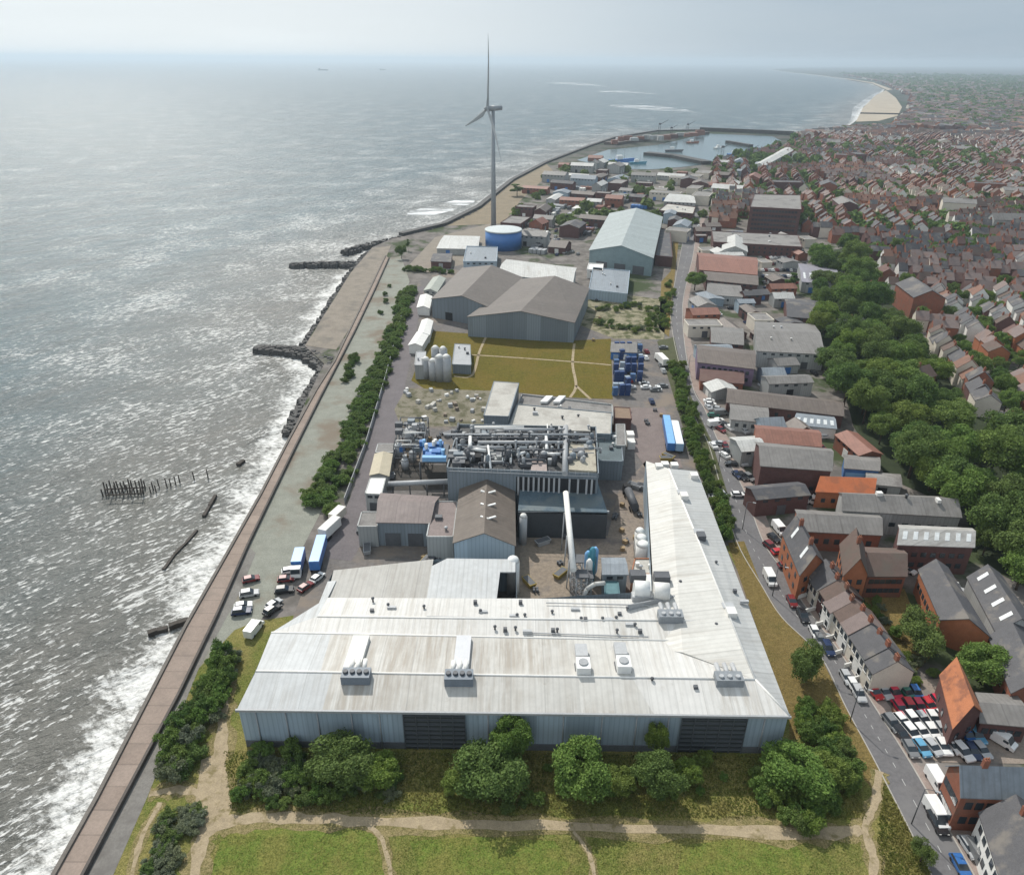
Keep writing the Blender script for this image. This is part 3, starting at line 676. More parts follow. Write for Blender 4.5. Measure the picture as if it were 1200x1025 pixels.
# ------------------------------------------------------------------ the white-roofed factory in front
m_fr1 = roofmat('factory_roof', (.515,.505,.475), (.26,.215,.165), (.36,.62), 0, 1.1, .5, .07, 6.2)
m_fr2 = roofmat('factory_roof_white', (.61,.60,.575), (.36,.325,.275), (.42,.7), 0, 1.1, .5, .06, 5.0)
m_fr3 = roofmat('factory_roof_grey', (.47,.485,.49), (.30,.28,.25), (.42,.7), 0, 1.1, .5, .08, 5.4)
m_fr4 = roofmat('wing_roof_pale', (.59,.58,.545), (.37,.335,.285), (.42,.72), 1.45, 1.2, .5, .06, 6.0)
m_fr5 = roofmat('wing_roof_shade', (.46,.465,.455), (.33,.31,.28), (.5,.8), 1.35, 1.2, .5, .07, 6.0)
def cladding(name, col):
    m, nt, b = nodes(name)
    v = coords(nt); sp = N(nt, 'ShaderNodeSeparateXYZ'); nt.links.new(v, sp.inputs[0])
    u = mathn(nt, 'ADD', sp.outputs[0], sp.outputs[1])
    fl = mathn(nt, 'FLOOR', mathn(nt, 'MULTIPLY', u, 1/5.2))
    wn = N(nt, 'ShaderNodeTexWhiteNoise', noise_dimensions='1D'); nt.links.new(fl, wn.inputs['W'])
    c = mixc(nt, wn.outputs[0], sc(col,.8), sc(col,1.18))
    fr = mathn(nt, 'LESS_THAN', mathn(nt, 'FRACT', mathn(nt, 'MULTIPLY', u, 1/.9)), .25)
    c = mixc(nt, mathn(nt,'MULTIPLY',fr,.35), c, sc(col,.55))
    c = mixc(nt, mathn(nt,'MULTIPLY',ramp(nt, noise(nt, coords(nt,False,(1.2,1.2,.12)), .8, 5, .7), .5,.75),.45), c, sc(col,.6))
    nt.links.new(c, b.inputs['Base Color']); b.inputs['Roughness'].default_value = .5; b.inputs['Specular IOR Level'].default_value = .3
    return m
m_clad = cladding('blue_grey_cladding', (.34,.42,.485)); m_cladd = cladding('dark_grey_cladding', (.20,.235,.265)); m_cladp = cladding('pale_cladding', (.36,.37,.365))
V = lambda px, py, z: G(px, py, z)
base = V(600, 870, 0)
fac = thing('factory', 'huge white-roofed L-shaped factory hall with blue-grey front cladding above the shrubs', 'factory', base)
def rpart(mb, m, name='roof'): return mb.build(name, m, fac)
H0, H1 = 10.0, 11.5
a_, b_, = V(278,830,H0), V(925,838,H0)
c_, d_ = V(300,786,H1), V(885,796,H1)
e_, f_ = V(318,741,H0+.3), V(862,752,H0+.3)
# front slope: left part is newer and bluer, then the streaked part, then the white end
def lerpq(p, q, t): return Vector(p).lerp(Vector(q), t)
def slope(lo0, lo1, hi0, hi1, cuts, mats_):
    for i in range(len(cuts)-1):
        t0, t1 = cuts[i], cuts[i+1]; mb = MB()
        mb.slab([lerpq(lo0,lo1,t0), lerpq(lo0,lo1,t1), lerpq(hi0,hi1,t1), lerpq(hi0,hi1,t0)], .3); rpart(mb, mats_[i])
slope(a_, b_, c_, d_, [0,.155,.755,1], [m_fr3, m_fr1, m_fr2])
slope(c_, d_, e_, f_, [0,.13,.76,1], [m_fr3, m_fr1, m_fr2])
mb = MB(); mb.slab([e_, lerpq(e_,f_,.985), V(856,728,11.0), V(372,722,11.0)], .3); rpart(mb, m_fr2)
mb = MB(); mb.slab([V(372,722,11.0), V(856,728,11.0), V(830,702,H0+.2), V(384,700,H0+.2)], .3); rpart(mb, m_fr2)
mb = MB(); mb.slab([V(318,741,H0+.27), V(372,722,10.96), V(384,700,H0+.15), V(394,680,9.8), V(384,681,9.6), V(361,738,9.8)], .3); rpart(mb, m_fr3)
mb = MB(); mb.slab([V(383,702,9.55), V(500,702,9.6), V(508,655,9.6), V(391,668,9.55)], .3); rpart(mb, roofmat('factory_roof_dull', (.41,.40,.375), (.27,.245,.21), (.4,.66), 0, 1.1, .6, .08, 7))
mb = MB(); mb.slab([V(500,701,9.8), V(582,702,9.8), V(586,670,9.8), V(604,670,9.8), V(604,655,9.8), V(524,654,9.8), V(506,663,9.8)], .3); rpart(mb, m_fr3)
# right wing: pale inner slope, greyer outer slope with hip to the front corner
w0, w1 = V(757,540,H0), V(784,549,H1)
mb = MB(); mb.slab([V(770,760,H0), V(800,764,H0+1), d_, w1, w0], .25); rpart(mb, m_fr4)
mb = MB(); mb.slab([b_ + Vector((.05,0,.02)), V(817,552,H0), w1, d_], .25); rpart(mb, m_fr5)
for q, m_ in ((a_, 0),): pass
# ridge flashing
for p, q in ((c_, d_), (d_, w1), (V(372,722,11.0), V(856,728,11.0)), (d_, b_), (e_, f_)):
    mb = MB(); mb.tube(p+Vector((0,0,.0)), q+Vector((0,0,.0)), .22, .22, 6); mb.build('ridge_flashing', m_wht2, fac)
mb = MB()
mb.box(((a_.x+b_.x)/2, (a_.y+b_.y)/2-.18, H0-.25), (b_.x-a_.x+.6, .35, .5), math.atan2(b_.y-a_.y, b_.x-a_.x)); mb.build('eaves_gutter', m_grey, fac)
# walls
def wallquad(mb, p, q, h, z0=0): mb.face([(p.x,p.y,z0),(q.x,q.y,z0),(q.x,q.y,h),(p.x,p.y,h)])
mb = MB(); ins = lambda p: Vector((p.x,p.y+.35,0))
ring = [ins(a_), ins(b_), V(817,552,H0), w0, V(764,690,H0), V(606,700,H0), V(604,655,9.5), V(508,655,9.5), V(391,668,9.5), V(383,684,9.5), V(361,738,9.5), e_]
for i in range(len(ring)): wallquad(mb, ring[i], ring[(i+1) % len(ring)], H0-.35 if i not in (4,5,6,7,8,9,10) else 9.4)
for p, q, r in ((a_, e_, c_),): mb.face([(p.x+.1,p.y+.35,H0-.4),(q.x+.1,q.y,H0-.4),(r.x+.1,r.y,H1-.35)])
mb.build('wall', m_clad, fac)
def yw(x): return a_.y+.35 + (b_.y-a_.y)*(x-a_.x)/(b_.x-a_.x)
slw = math.atan2(b_.y-a_.y, b_.x-a_.x)
def fx(px, z=5): return V(px, 860, z).x
m_louv = None
def louvre():
    m, nt, b = nodes('dark_louvre'); v = coords(nt); sp = N(nt, 'ShaderNodeSeparateXYZ'); nt.links.new(v, sp.inputs[0])
    fr = mathn(nt, 'LESS_THAN', mathn(nt, 'FRACT', mathn(nt, 'MULTIPLY', sp.outputs[2], 1/1.1)), .3)
    c = mixc(nt, fr, (.030,.036,.042), (.075,.085,.095)); nt.links.new(c, b.inputs['Base Color']); b.inputs['Roughness'].default_value = .5; return m
m_louv = louvre()
for x0, x1 in ((473,545),(797,872)):
    X0, X1 = fx(x0), fx(x1)
    mb = MB(); mb.box(((X0+X1)/2, yw((X0+X1)/2)-.12, 4.9), (X1-X0, .3, 9.2), slw); dk = mb.build('loading_door', m_louv, fac)
    mb = MB()
    for k in range(8): mb.box(((X0+X1)/2, yw((X0+X1)/2)-.36, 1.0+k*1.1), (X1-X0, .2, .16), slw)
    for k in range(6): mb.box((X0+(X1-X0)*k/5, yw(X0+(X1-X0)*k/5)-.38, 4.9), (.14, .22, 9.2))
    mb.build('door_rail', mat('rail_grey', (.085,.095,.105), .5, .15, 1), dk)
for px in (300,335,372,412,445,572,610,660,705,745,782,893):
    mb = MB(); mb.tube((fx(px), yw(fx(px))-.12, .2), (fx(px), yw(fx(px))-.12, 9.3), .12, .12, 6); mb.build('downpipe', m_grey, fac)
mb = MB()
for x0, x1 in ((281,472),(546,796),(873,921)): mb.box(((fx(x0)+fx(x1))/2, yw((fx(x0)+fx(x1))/2)-.06, .8), (fx(x1)-fx(x0), .2, 1.6), slw)
mb.build('plinth', mat('plinth_grey', (.13,.14,.15), .8, .2, .5), fac)
# parts on the roof: twin fan units with pale ducts, box units, cowls, pipes
def onz(px, py):   # approximate roof height under a pixel of the front hall
    if py > 792: return H0 + (838-py)/46*1.5
    if py > 745: return H0+.3 + (py-745)/47*1.2
    return H0+.7
def roof_unit(name, px, py, w, d, h, m, kids=()):
    z = onz(px, py); p = V(px, py, z); mb = MB(); mb.box((p.x, p.y, z+h/2), (w, d, h)); o = mb.build(name, m, fac)
    return o, p, z
for px, py in ((418,792),(538,794)):
    z = H1-.4; p = V(px, py+4, z)
    mb = MB(); mb.box((p.x, p.y, z+.9), (5.2, 2.6, 1.8)); un = mb.build('fan_unit', mat('unit_blue_grey', (.17,.20,.235), .5, .2, .5), fac)
    mb = MB()
    for k in range(4): mb.tube((p.x-1.9+k*1.27, p.y, z+1.8), (p.x-1.9+k*1.27, p.y, z+2.25), .5, .45, 12)
    mb.build('fan_ring', m_dgrey, un)
    q = V(px+6, 748, H0+.6); dv = 3.2 if px < 500 else 2.9
    mb = MB(); mb.hexa([(q.x-dv/2, p.y+1.1, z-.6),(q.x+dv/2, p.y+1.1, z-.6),(q.x+dv/2, q.y, H0),(q.x-dv/2, q.y, H0),(q.x-dv/2, p.y+1.1, z+1.4),(q.x+dv/2, p.y+1.1, z+1.4),(q.x+dv/2, q.y, H0+1.5),(q.x-dv/2, q.y, H0+1.5)])
    mb.build('duct', m_wht2 if px < 500 else mat('pale_grey_duct', (.55,.56,.58), .5, .1, .5), un)
    mb = MB()
    for k in (-1,0,1): mb.tube((p.x+k*1.2, p.y+1.2, z+1.2), (p.x+k*1.2, p.y+3.4, z+1.7), .42, .42, 10)
    mb.build('duct', m_wht2, un)
for px, py in ((683,786),(730,784)):
    z = H1-.5; p = V(px, py, z)
    mb = MB(); mb.box((p.x, p.y, z+1.2), (2.6, 3.0, 1.9)); un = mb.build('air_handler', m_white, fac)
    mb = MB(); mb.box((p.x, p.y+4.2, z+.8), (2.3, 3.2, 1.2)); mb.build('cowl', m_steel, un)
    mb = MB(); mb.box((p.x, p.y, z+.1), (3.0, 3.4, .5)); mb.build('frame', m_dgrey, un)
    mb = MB(); mb.tube((p.x, p.y, z+2.15), (p.x, p.y, z+2.4), .9, .9, 14); mb.build('fan_ring', m_grey, un)
for px, py, z in ((785,726,10.9),(853,800,11.0)):
    p = V(px, py, z); mb = MB(); mb.box((p.x, p.y, z+.9), (5.0, 2.4, 1.8)); un = mb.build('fan_unit', mat('unit_grey', (.24,.26,.28), .5, .2, .5), fac)
    mb = MB()
    for k in (-1,0,1): mb.tube((p.x+k*1.5, p.y+.2, z+1.4), (p.x+k*1.5, p.y+3.6, z+1.2), .45, .45, 10); mb.tube((p.x+k*1.5, p.y-.3, z+1.8), (p.x+k*1.5, p.y-.3, z+2.2), .5, .4, 10)
    mb.build('duct', m_steel, un)
for px, py, z in ((856,722,10.7),(801,585,10.9),(821,632,10.8)):
    p = V(px, py, z); mb = MB(); mb.box((p.x, p.y, z+.8), (1.9, 2.2, 1.8)); un = mb.build('air_handler', m_wht2 if py != 632 else m_dgrey, fac)
    mb = MB(); mb.box((p.x, p.y+2.4, z+.5), (2.4, 1.8, .9)); mb.build('cowl', m_steel, un)
cw = MB(); cw.lathe([(.28,-.6),(.28,.7),(.52,.75),(.45,1.05),(.1,1.2)], (0,0,0), 9); cowl_me = cw.mesh('cowl', m_dgrey)
bx_ = MB(); bx_.box((0,0,.3), (1.1,.9,1.2)); boxm = bx_.mesh('vent_box', m_dgrey)
bx_ = MB(); bx_.box((0,0,.2), (2.6,.9,.9)); boxl = bx_.mesh('vent_box', m_steel)
for i, (px, py) in enumerate(((437,703),(436,716),(455,710),(459,712),(497,712),(557,706),(563,717),(566,717),(580,736),(592,738),(604,737),(602,722),(606,722),(610,706),(615,722),(618,740),(647,718),(648,739),(653,739),(674,714),(681,726),(686,726),(706,726),(714,726),(722,725),(726,720),(735,714),(738,732),(744,733),(750,740),(723,740),(802,749),(764,797),(815,806),(839,733),(872,705),(797,683),(861,693),(839,660))):
    z = {True: 10.8}.get(700 < py < 745, onz(px, py)); p = V(px, py, z); k = i % 4
    o = bpy.data.objects.new('vent', (cowl_me, boxm, cowl_me, boxl)[k]); o.location = (p.x-base.x, p.y-base.y, z-.1); o.scale = (.7,.7,.75); link(o, fac)
for (x0,y0),(x1,y1) in (((500,722),(760,727)),((640,706),(760,709)),((620,741),(760,746))):
    mb = MB(); p, q = V(x0,y0,11.0 if y0 < 735 else 10.7), V(x1,y1,11.0 if y1 < 735 else 10.7); mb.tube(p, q, .13, .13, 6); mb.build('roof_pipe', m_steel, fac)
for (x, y) in ((772,548),(779,546),(790,547),(813,559)):
    p = V(x, y, 10.5); mb = MB(); mb.box((p.x,p.y,10.8), (2.0,2.0,1.6)); mb.build('air_handler', m_wht2, fac)
p = V(601, 700, 0); si = thing('silo', 'white domed silo standing in the notch behind the factory roof', 'silo', (p.x, p.y+2, 0))
mb = MB(); mb.lathe([(1.5,0),(1.5,9.2)], si.location, 20); mb.build('tank_shell', m_wht2, si)
mb = MB(); mb.lathe([(1.5,9.2),(1.2,9.9),(.7,10.3),(.1,10.5)], si.location, 20); mb.build('dome', m_white, si)
p = V(613, 642, 0); si = thing('silo', 'pale silo beside the gabled dark-roofed factory building', 'silo', (p.x, p.y+2, 0))
mb = MB(); mb.lathe([(1.0,0),(1.0,8.5)], si.location, 18); mb.build('tank_shell', m_steel, si)
mb = MB(); mb.lathe([(1.0,8.5),(.7,9.1),(.1,9.4)], si.location, 18); mb.build('dome', m_wht2, si)
# ------------------------------------------------------------------ middle factory buildings
building('gabled_hall', 'tall gabled hall with brown corrugated roof and three white rooflight crosses', 'factory hall', [(532,635),(603,638),(602,562),(541,562)], 9.5, 3.2, 'v', m_clad, roofmat('dark_brown_sheet', (.15,.125,.105), (.09,.075,.065), rot=1.5), sky=0)
t_ = bpy.data.objects['gabled_hall']; hb = t_.location
for y in (577,592,607):
    for k in (-1, 1):
        p = V(572+k*2, y, 12.2); mb = MB(); mb.box((p.x+k*.5,p.y,12.4), (2.2,.5,.3), k*.5); mb.build('skylight', m_white, t_)
building('low_hall', 'long low grey hall with pinkish-brown roof left of the tall gabled hall', 'factory hall', [(442,611),(503,612),(514,582),(447,578)], 7.5, 2.0, 'u', m_cladd, roofmat('mauve_sheet', (.215,.175,.165), (.13,.11,.10)), front=(2,4,4,m_dgrey))
building('low_annexe', 'grey flat-roofed annexe between the low hall and the gabled hall', 'annexe', [(500,629),(531,629),(536,588),(508,588)], 7.3, 0, 'u', m_cladp, mat('mauve_felt', (.235,.195,.185), .9, .2, .3), vents=2, par=.2)
building('low_annexe', 'small grey flat-roofed annexe at the outer end of the low hall', 'annexe', [(419,617),(442,617),(446,600),(424,600)], 6.2, 0, 'u', m_cladp, m_felt, par=.2)
building('trailer_shed', 'narrow white-ended shed beside the service road above the low hall', 'shed', [(428,578),(447,579),(452,560),(434,560)], 6, 0, 'u', m_cladp, m_wht2, par=.1)
building('trailer_shed', 'narrow cream ribbed-roof shed beyond the white-ended shed', 'shed', [(434,556),(455,557),(459,532),(440,532)], 4, .8, 'v', m_cladp, mat('cream_roof', (.45,.40,.30), .7, .15, .5))
building('trailer_shed', 'small grey flat-roofed shed at the far end of the cream shed', 'shed', [(440,530),(461,530),(463,520),(443,520)], 4, 0, 'u', m_cladp, m_felt, par=.1)
# process plant
plant, PQ = building('process_plant', 'dark tall processing building crowded with pipes and tanks on its roof', 'factory plant', [(524,551),(701,558),(698,503),(538,500)], 15.0, 0, 'u', m_cladd, mat('plant_roof', (.10,.10,.10), .9, .3, .2, (.05,.05,.055), (.48,.6), .12), par=.9)
mb = MB(); q0, q1, q2, q3 = V(607,598,8.5), V(712,600,8.5), V(700,563,10.5), V(610,563,10.5)
mb.slab([q0,q1,q2,q3], .3); mb.build('lean_to_roof', mat('blue_glazed_roof', (.085,.125,.155), .35, .25, .3, (.13,.16,.17), (.45,.6), .15), plant)
mb = MB()
for p_, q_ in ((q0,q1),(q1,q2),(q3,q0)): wallquad(mb, p_, q_, 7.8)
mb.build('lean_to_wall', mat('near_black_cladding', (.055,.062,.07), .6, .2, .4), plant)
mb = MB(); pA, pB = V(607,598,8.0), V(714,601,8.0)
mb.box(((pA.x+pB.x)/2, (pA.y+pB.y)/2-.1, 8.2), (pB.x-pA.x, .4, .5)); mb.build('gutter', m_steel, plant)
wl = lerpq(PQ[0], PQ[1], 0)
for px in list(range(608,662,6)) + [668,678,688,694]:
    pp = PQ[0].lerp(PQ[1], (px-524)/177); mb = MB(); mb.box((pp.x, pp.y-.28, 11.2), (.5,.5,5.6)); mb.build('column', m_steel, plant)
mb = MB(); pa, pb = PQ[0].lerp(PQ[1],.46), PQ[0].lerp(PQ[1],.985); n_ = Vector((0,-.08,0)); lo_, hi_ = Vector((0,0,8.6)), Vector((0,0,13.9)); e2 = Vector((0,.3,0))
mb.hexa([pa+n_+lo_, pb+n_+lo_, pb+e2+lo_, pa+e2+lo_, pa+n_+hi_, pb+n_+hi_, pb+e2+hi_, pa+e2+hi_]); mb.build('louvre_panel', mat('black_louvre', (.03,.032,.036), .6, .2, 1), plant)
pl = plant.location
# raised pale roof blocks
for px, h, m_ in (([(661,504),(692,505),(690,489),(664,488)], 17.0, m_felt2), ([(666,550),(699,552),(697,520),(667,519)], 16.4, mat('stained_pale_felt', (.40,.37,.30), .9, .2, .3, (.25,.22,.18), (.5,.65), .3)), ([(622,551),(641,552),(640,534),(624,534)], 15.8, mat('pinkish_felt', (.36,.30,.28), .9, .2, .3))):
    q = [V(x,y,h) for x,y in px]; mb = MB(); mb.slab(q, h-14.6); mb.build('roof_block', m_, plant)
r2_ = random.Random(5)
def P3(px, py, z): return V(px, py, z)
# long white pipe bridges
for y, x0, x1, z, r in ((501,556,614,19,.55),(503,590,650,19,.4),(509,520,690,18.5,.35),(513,530,662,18,.3),(518,560,660,18,.45),(524,548,600,17.5,.35),(527,600,662,17.5,.3)):
    mb = MB(); mb.tube(P3(x0,y,z), P3(x1,y,z), r, r, 8); mb.build('pipe', m_wht2 if r > .5 else (m_steel if r > .33 else m_dgrey), plant)
for k in range(16):
    px = 535+k*9.5; mb = MB(); p = P3(px, 506+r2_.uniform(-3,6), 18.4); mb.tube((p.x,p.y,14.8), (p.x,p.y,18.8), .16, .16, 6); mb.build('pipe_support', m_dgrey, plant)
for k in range(230):
    px, py = r2_.uniform(532,694), r2_.uniform(508,548); z = 15.1; p = V(px, py, z); t = r2_.random(); mb = MB()
    if t < .3:
        L = r2_.uniform(2,8); zz = z+r2_.uniform(.6,2.2); dx = r2_.random() < .6; q = Vector((p.x+(L if dx else 0), p.y+(0 if dx else L), zz)); r = r2_.uniform(.14,.4)
        mb.path([(p.x,p.y,z-.2),(p.x,p.y,zz),q,(q.x,q.y,z-.2)], r, 7); mb.build('pipe', r2_.choice([m_steel,m_dgrey,m_dgrey,m_grey,m_white]), plant)
    elif t < .5:
        r = r2_.uniform(.5,1.1); h = r2_.uniform(1.4,3.0); mb.lathe([(r,-.2),(r,h),(r*.6,h+.4),(.1,h+.5)], (p.x,p.y,z), 14); mb.build('tank', r2_.choice([m_dgrey,m_dgrey,m_cladd,m_grey]), plant)
    elif t < .8:
        mb.box((p.x,p.y,z+.6), (r2_.uniform(1,3.6), r2_.uniform(1,2.6), r2_.uniform(1,2.4))); mb.build('plant_unit', r2_.choice([m_grey,m_dgrey,m_dgrey,m_cladp,m_dgrey,m_cladd,m_black]), plant)
    else:
        h = r2_.uniform(2,4.5); mb.tube((p.x,p.y,z-.2),(p.x,p.y,z+h), .28, .24, 8); mb.lathe([(.5,0),(.35,.4),(.05,.5)], (p.x,p.y,z+h), 8); mb.build('flue', r2_.choice([m_steel,m_dgrey]), plant)
for pts, r in (([(551,512,18),(551,526,17),(570,528,17)], .55), ([(640,512,18),(641,532,16.6),(657,532,16.6)], .5), ([(606,533,17),(615,530,17)], .45), ([(663,500,17),(662,555,17)], .8), ([(572,522,18),(575,549,16)], .3)):
    mb = MB(); mb.path([V(*p) for p in pts], r, 8); mb.build('duct', m_white if r < .7 else m_grey, plant)
for k in range(22):
    px = 530+k*7.6; mb = MB(); p = V(px, 551+(px-524)*.04, 15.9); mb.tube((p.x,p.y+.3,15.8),(p.x,p.y+.3,17.0), .06,.06,5); mb.build('railing_post', m_steel, plant)
for z in (16.4, 17.0):
    mb = MB(); mb.tube(V(526,551.5,z), V(699,558.5,z), .06, .06, 5); mb.build('railing', m_steel, plant)
# blue machine hall on the left of the plant
bm = thing('blue_machinery', 'bright blue machinery block standing on a steel frame beside the process plant', 'machinery', V(508,545,0))
q = [V(492,541,7), V(524,541,7), V(526,520,7), V(496,520,7)]
mb = MB(); mb.slab(q, .5); mb.build('deck', m_dgrey, bm)
for p in q:
    mb = MB(); mb.tube((p.x,p.y,0),(p.x,p.y,6.6), .3,.3,6); mb.build('leg', m_dgrey, bm)
for k in range(16):
    px, py = r2_.uniform(495,521), r2_.uniform(523,539); p = V(px,py,7); mb = MB()
    if k % 3: mb.box((p.x,p.y,7.9), (r2_.uniform(1.5,3.4),r2_.uniform(1.4,2.4),r2_.uniform(1.2,2.6))); mb.build('housing', m_blue if k % 4 else m_lblue, bm)
    else: mb.tube((p.x,p.y,7),(p.x,p.y,10.5), .5,.5,10); mb.build('duct', m_lblue if k % 2 else m_wht2, bm)
p = V(509,537,8.6); mb = MB(); mb.box((p.x,p.y,8.6), (7,1.6,1.4)); mb.build('housing', m_lblue, bm)
# tanks and frames at the left edge of the plant
for i, (x, y, r, h, m_, lb) in enumerate(((481,520,1.9,5,m_grey,'dome-topped steel tank left of the blue machinery'),(468,535,1.6,4,m_steel,'steel tank near the service road by the blue machinery'),(484,541,1.2,3.5,m_steel,'short pale tank in front of the blue machinery'),(475,549,1.2,3,m_steel,'small steel tank beside the dark pipe run'),(496,512,1.0,5,m_steel,'slim steel tank behind the blue machinery'))):
    p = V(x,y,0); o = thing('storage_tank', lb, 'tank', p); mb = MB(); mb.lathe([(r,0),(r,h)], p, 16); mb.build('tank_shell', m_, o); mb = MB(); mb.lathe([(r,h),(r*.7,h+r*.35),(.05,h+r*.45)], p, 16); mb.build('dome', m_steel, o)
pf = thing('process_rig', 'dark open steel rig full of pipes between the service road and blue machinery', 'process rig', V(478,535,0))
fq = [V(463,548,0), V(497,548,0), V(503,512,0), V(471,512,0)]
for i in range(4):
    for f in (0,.33,.66):
        q = fq[i].lerp(fq[(i+1)%4], f); mb = MB(); mb.tube((q.x,q.y,0),(q.x,q.y,7.4), .17,.17,6); mb.build('leg', m_dgrey, pf)
for z in (3.4, 7.3):
    mb = MB()
    for i in range(4): a, c = fq[i], fq[(i+1)%4]; mb.tube((a.x,a.y,z),(c.x,c.y,z),.16,.16,6)
    mb.build('beam', m_dgrey, pf)
for k in range(46):
    u, v = r2_.random(), r2_.random(); p = fq[0].lerp(fq[1],u).lerp(fq[3].lerp(fq[2],u),v); z = r2_.choice((3.6,5.2,7.4)); mb = MB(); t = r2_.random()
    if t < .55:
        a, c = fq[0].lerp(fq[3],v), fq[1].lerp(fq[2],v); a2, c2 = a.lerp(c,u*.5), a.lerp(c,.5+u*.5); r = r2_.uniform(.1,.3); mb.path([(a2.x,a2.y,z-1.5),(a2.x,a2.y,z),(c2.x,c2.y,z),(c2.x,c2.y,z-1.2)], r, 6); mb.build('pipe', r2_.choice([m_dgrey,m_steel,m_grey,m_wht2]), pf)
    else:
        mb.box((p.x,p.y,z+.4),(r2_.uniform(.8,2.4),r2_.uniform(.8,2),r2_.uniform(.8,1.8))); mb.build('plant_unit', r2_.choice([m_dgrey,m_cladd,m_grey,m_blue]), pf)
p = V(490,556,0); o = thing('pipe_rack', 'long pale pipe carried on legs above the dark yard behind the low hall', 'pipe rack', p)
mb = MB(); mb.tube(V(455,567,4.5), V(525,564,4.5), .8, .8, 10); mb.build('pipe', m_steel, o)
for x in (460,480,500,520):
    q = V(x, 568, 4); mb = MB(); mb.tube((q.x,q.y,0),(q.x,q.y,4.2), .2,.2,6); mb.build('leg', m_dgrey, o)
sheet('yard_slab', [(447,575),(536,574),(534,545),(470,545)], .10, mat('dark_yard', (.055,.05,.045), .9, .3, .3))
# rear white-roofed block
building('rear_block', 'tall pale flat-roofed block rising above the grass courtyard', 'factory block', [(567,487),(596,488),(608,449),(579,447)], 11, 0, 'u', m_cladd, m_felt2, par=.15)
building('rear_block', 'wide pale flat-roofed block behind the pipe bridges', 'factory block', [(594,505),(716,509),(717,484),(606,474)], 8.5, 0, 'u', m_cladd, m_felt2, par=.25, vents=7)
building('rear_block', 'long dirty-white flat-roofed strip edging the grass courtyard', 'factory block', [(604,480),(718,489),(717,475),(612,463)], 6.5, 0, 'u', m_cladp, m_felt, par=.5, vents=3)
for x in (640,655):
    p, q = V(x-3,471,7.4), V(x+4,464,7.4); mb = MB(); mb.hexa([(p.x-1.2,p.y,6.8),(p.x+1.2,p.y,6.8),(q.x+1.2,q.y,6.8),(q.x-1.2,q.y,6.8),(p.x-1.2,p.y,7.6),(p.x+1.2,p.y,7.6),(q.x+1.2,q.y,7.6),(q.x-1.2,q.y,7.6)])
    tag(mb.build('rooflight', m_white), 'slanted white rooflight on the courtyard roof, %s the tall pale block' % ('nearer' if x == 640 else 'farther from'), 'rooflight')
building('brick_kiosk', 'small brown flat-roofed kiosk at the end of the pale rear block', 'kiosk', [(720,490),(740,491),(738,478),(720,477)], 5, 0, 'u', m_dbrick, mat('brown_felt', (.23,.165,.12), .9, .2, .4), par=.2)
building('yard_office', 'low dark teal plant room east of the process plant', 'plant room', [(693,540),(730,541),(727,508),(696,508)], 6.5, 0, 'u', m_cladd, mat('teal_felt', (.11,.14,.15), .8, .2, .3), vents=4, par=.3)
building('yard_office', 'narrow pale-roofed outbuilding beside the dark teal plant room', 'outbuilding', [(722,522),(733,522),(732,497),(722,497)], 7.2, 0, 'u', m_cladp, m_felt, par=.15)
for i, (x, y) in enumerate(((738,515),(739,524))):
    p = V(x,y,0); mb = MB(); mb.box((p.x,p.y,1.3), (2.4,3.2,2.6)); tag(mb.build('plant_box', m_wht2), 'white equipment box against the outbuilding, %s the process plant' % ('farther from' if i == 0 else 'nearer'), 'equipment box')
# conveyor to the front hall
cv = thing('covered_conveyor', 'sloping white tube conveyor from the process plant down to the factory', 'conveyor', V(668,640,0))
mb = MB(); mb.tube(V(663,577,14), V(672,668,8.5), .72, .72, 12); mb.build('tube', m_wht2, cv)
for x, y, z in ((664,597,12.5),(667,624,11),(670,652,9.3)):
    p = V(x,y,z)
    for k in (-1,1):
        mb = MB(); mb.tube((p.x+k*.9,p.y,0),(p.x+k*.5,p.y,z-.9), .16,.16,6); mb.build('leg', m_steel, cv)
def lattice(name, label, cat, p, w, h, m_, deck=True, n=4):
    o = thing(name, label, cat, p)
    for sx in (-1,1):
        for sy in (-1,1):
            mb = MB(); mb.tube((p.x+sx*w/2,p.y+sy*w/2,0),(p.x+sx*w/2,p.y+sy*w/2,h), .12,.12,5); mb.build('leg', m_, o)
    mb = MB()
    for k in range(n):
        z0, z1 = h*k/n, h*(k+1)/n
        for sx, sy, ex, ey in ((-1,-1,1,-1),(1,-1,1,1),(1,1,-1,1),(-1,1,-1,-1)):
            mb.tube((p.x+sx*w/2,p.y+sy*w/2,z0),(p.x+ex*w/2,p.y+ey*w/2,z1), .07,.07,4); mb.tube((p.x+sx*w/2,p.y+sy*w/2,z1),(p.x+ex*w/2,p.y+ey*w/2,z1), .08,.08,4)
    mb.build('bracing', m_, o)
    if deck: mb = MB(); mb.box((p.x,p.y,h), (w+.6,w+.6,.2)); mb.build('deck', m_dgrey, o)
    return o
for i, (x, y, w_, h_) in enumerate(((674,690,2.6,9),(680,700,2.4,7),(686,697,2.4,6))):
    lattice('steel_stair_tower', 'open steel stair tower below the conveyor end, %s' % ('the tallest of three','the middle one','the shortest of three')[i], 'stair tower', V(x,y,0), w_, h_, m_steel, True, 4)
mc = thing('filter_machine', 'teal and white filter machine with tall ducts by the conveyor end', 'machinery', V(691,690,0))
for k in range(7):
    x, y = 684+r2_.uniform(0,14), 668+r2_.uniform(0,22); p = V(x,y,0); h = r2_.uniform(5,9.5); mb = MB()
    mb.lathe([(.3,0),(.8,1.6),(.8,h),(.3,h+.8)], p, 10); mb.build('cyclone', (m_teal,m_lblue,m_teal,m_wht2)[k % 4], mc)
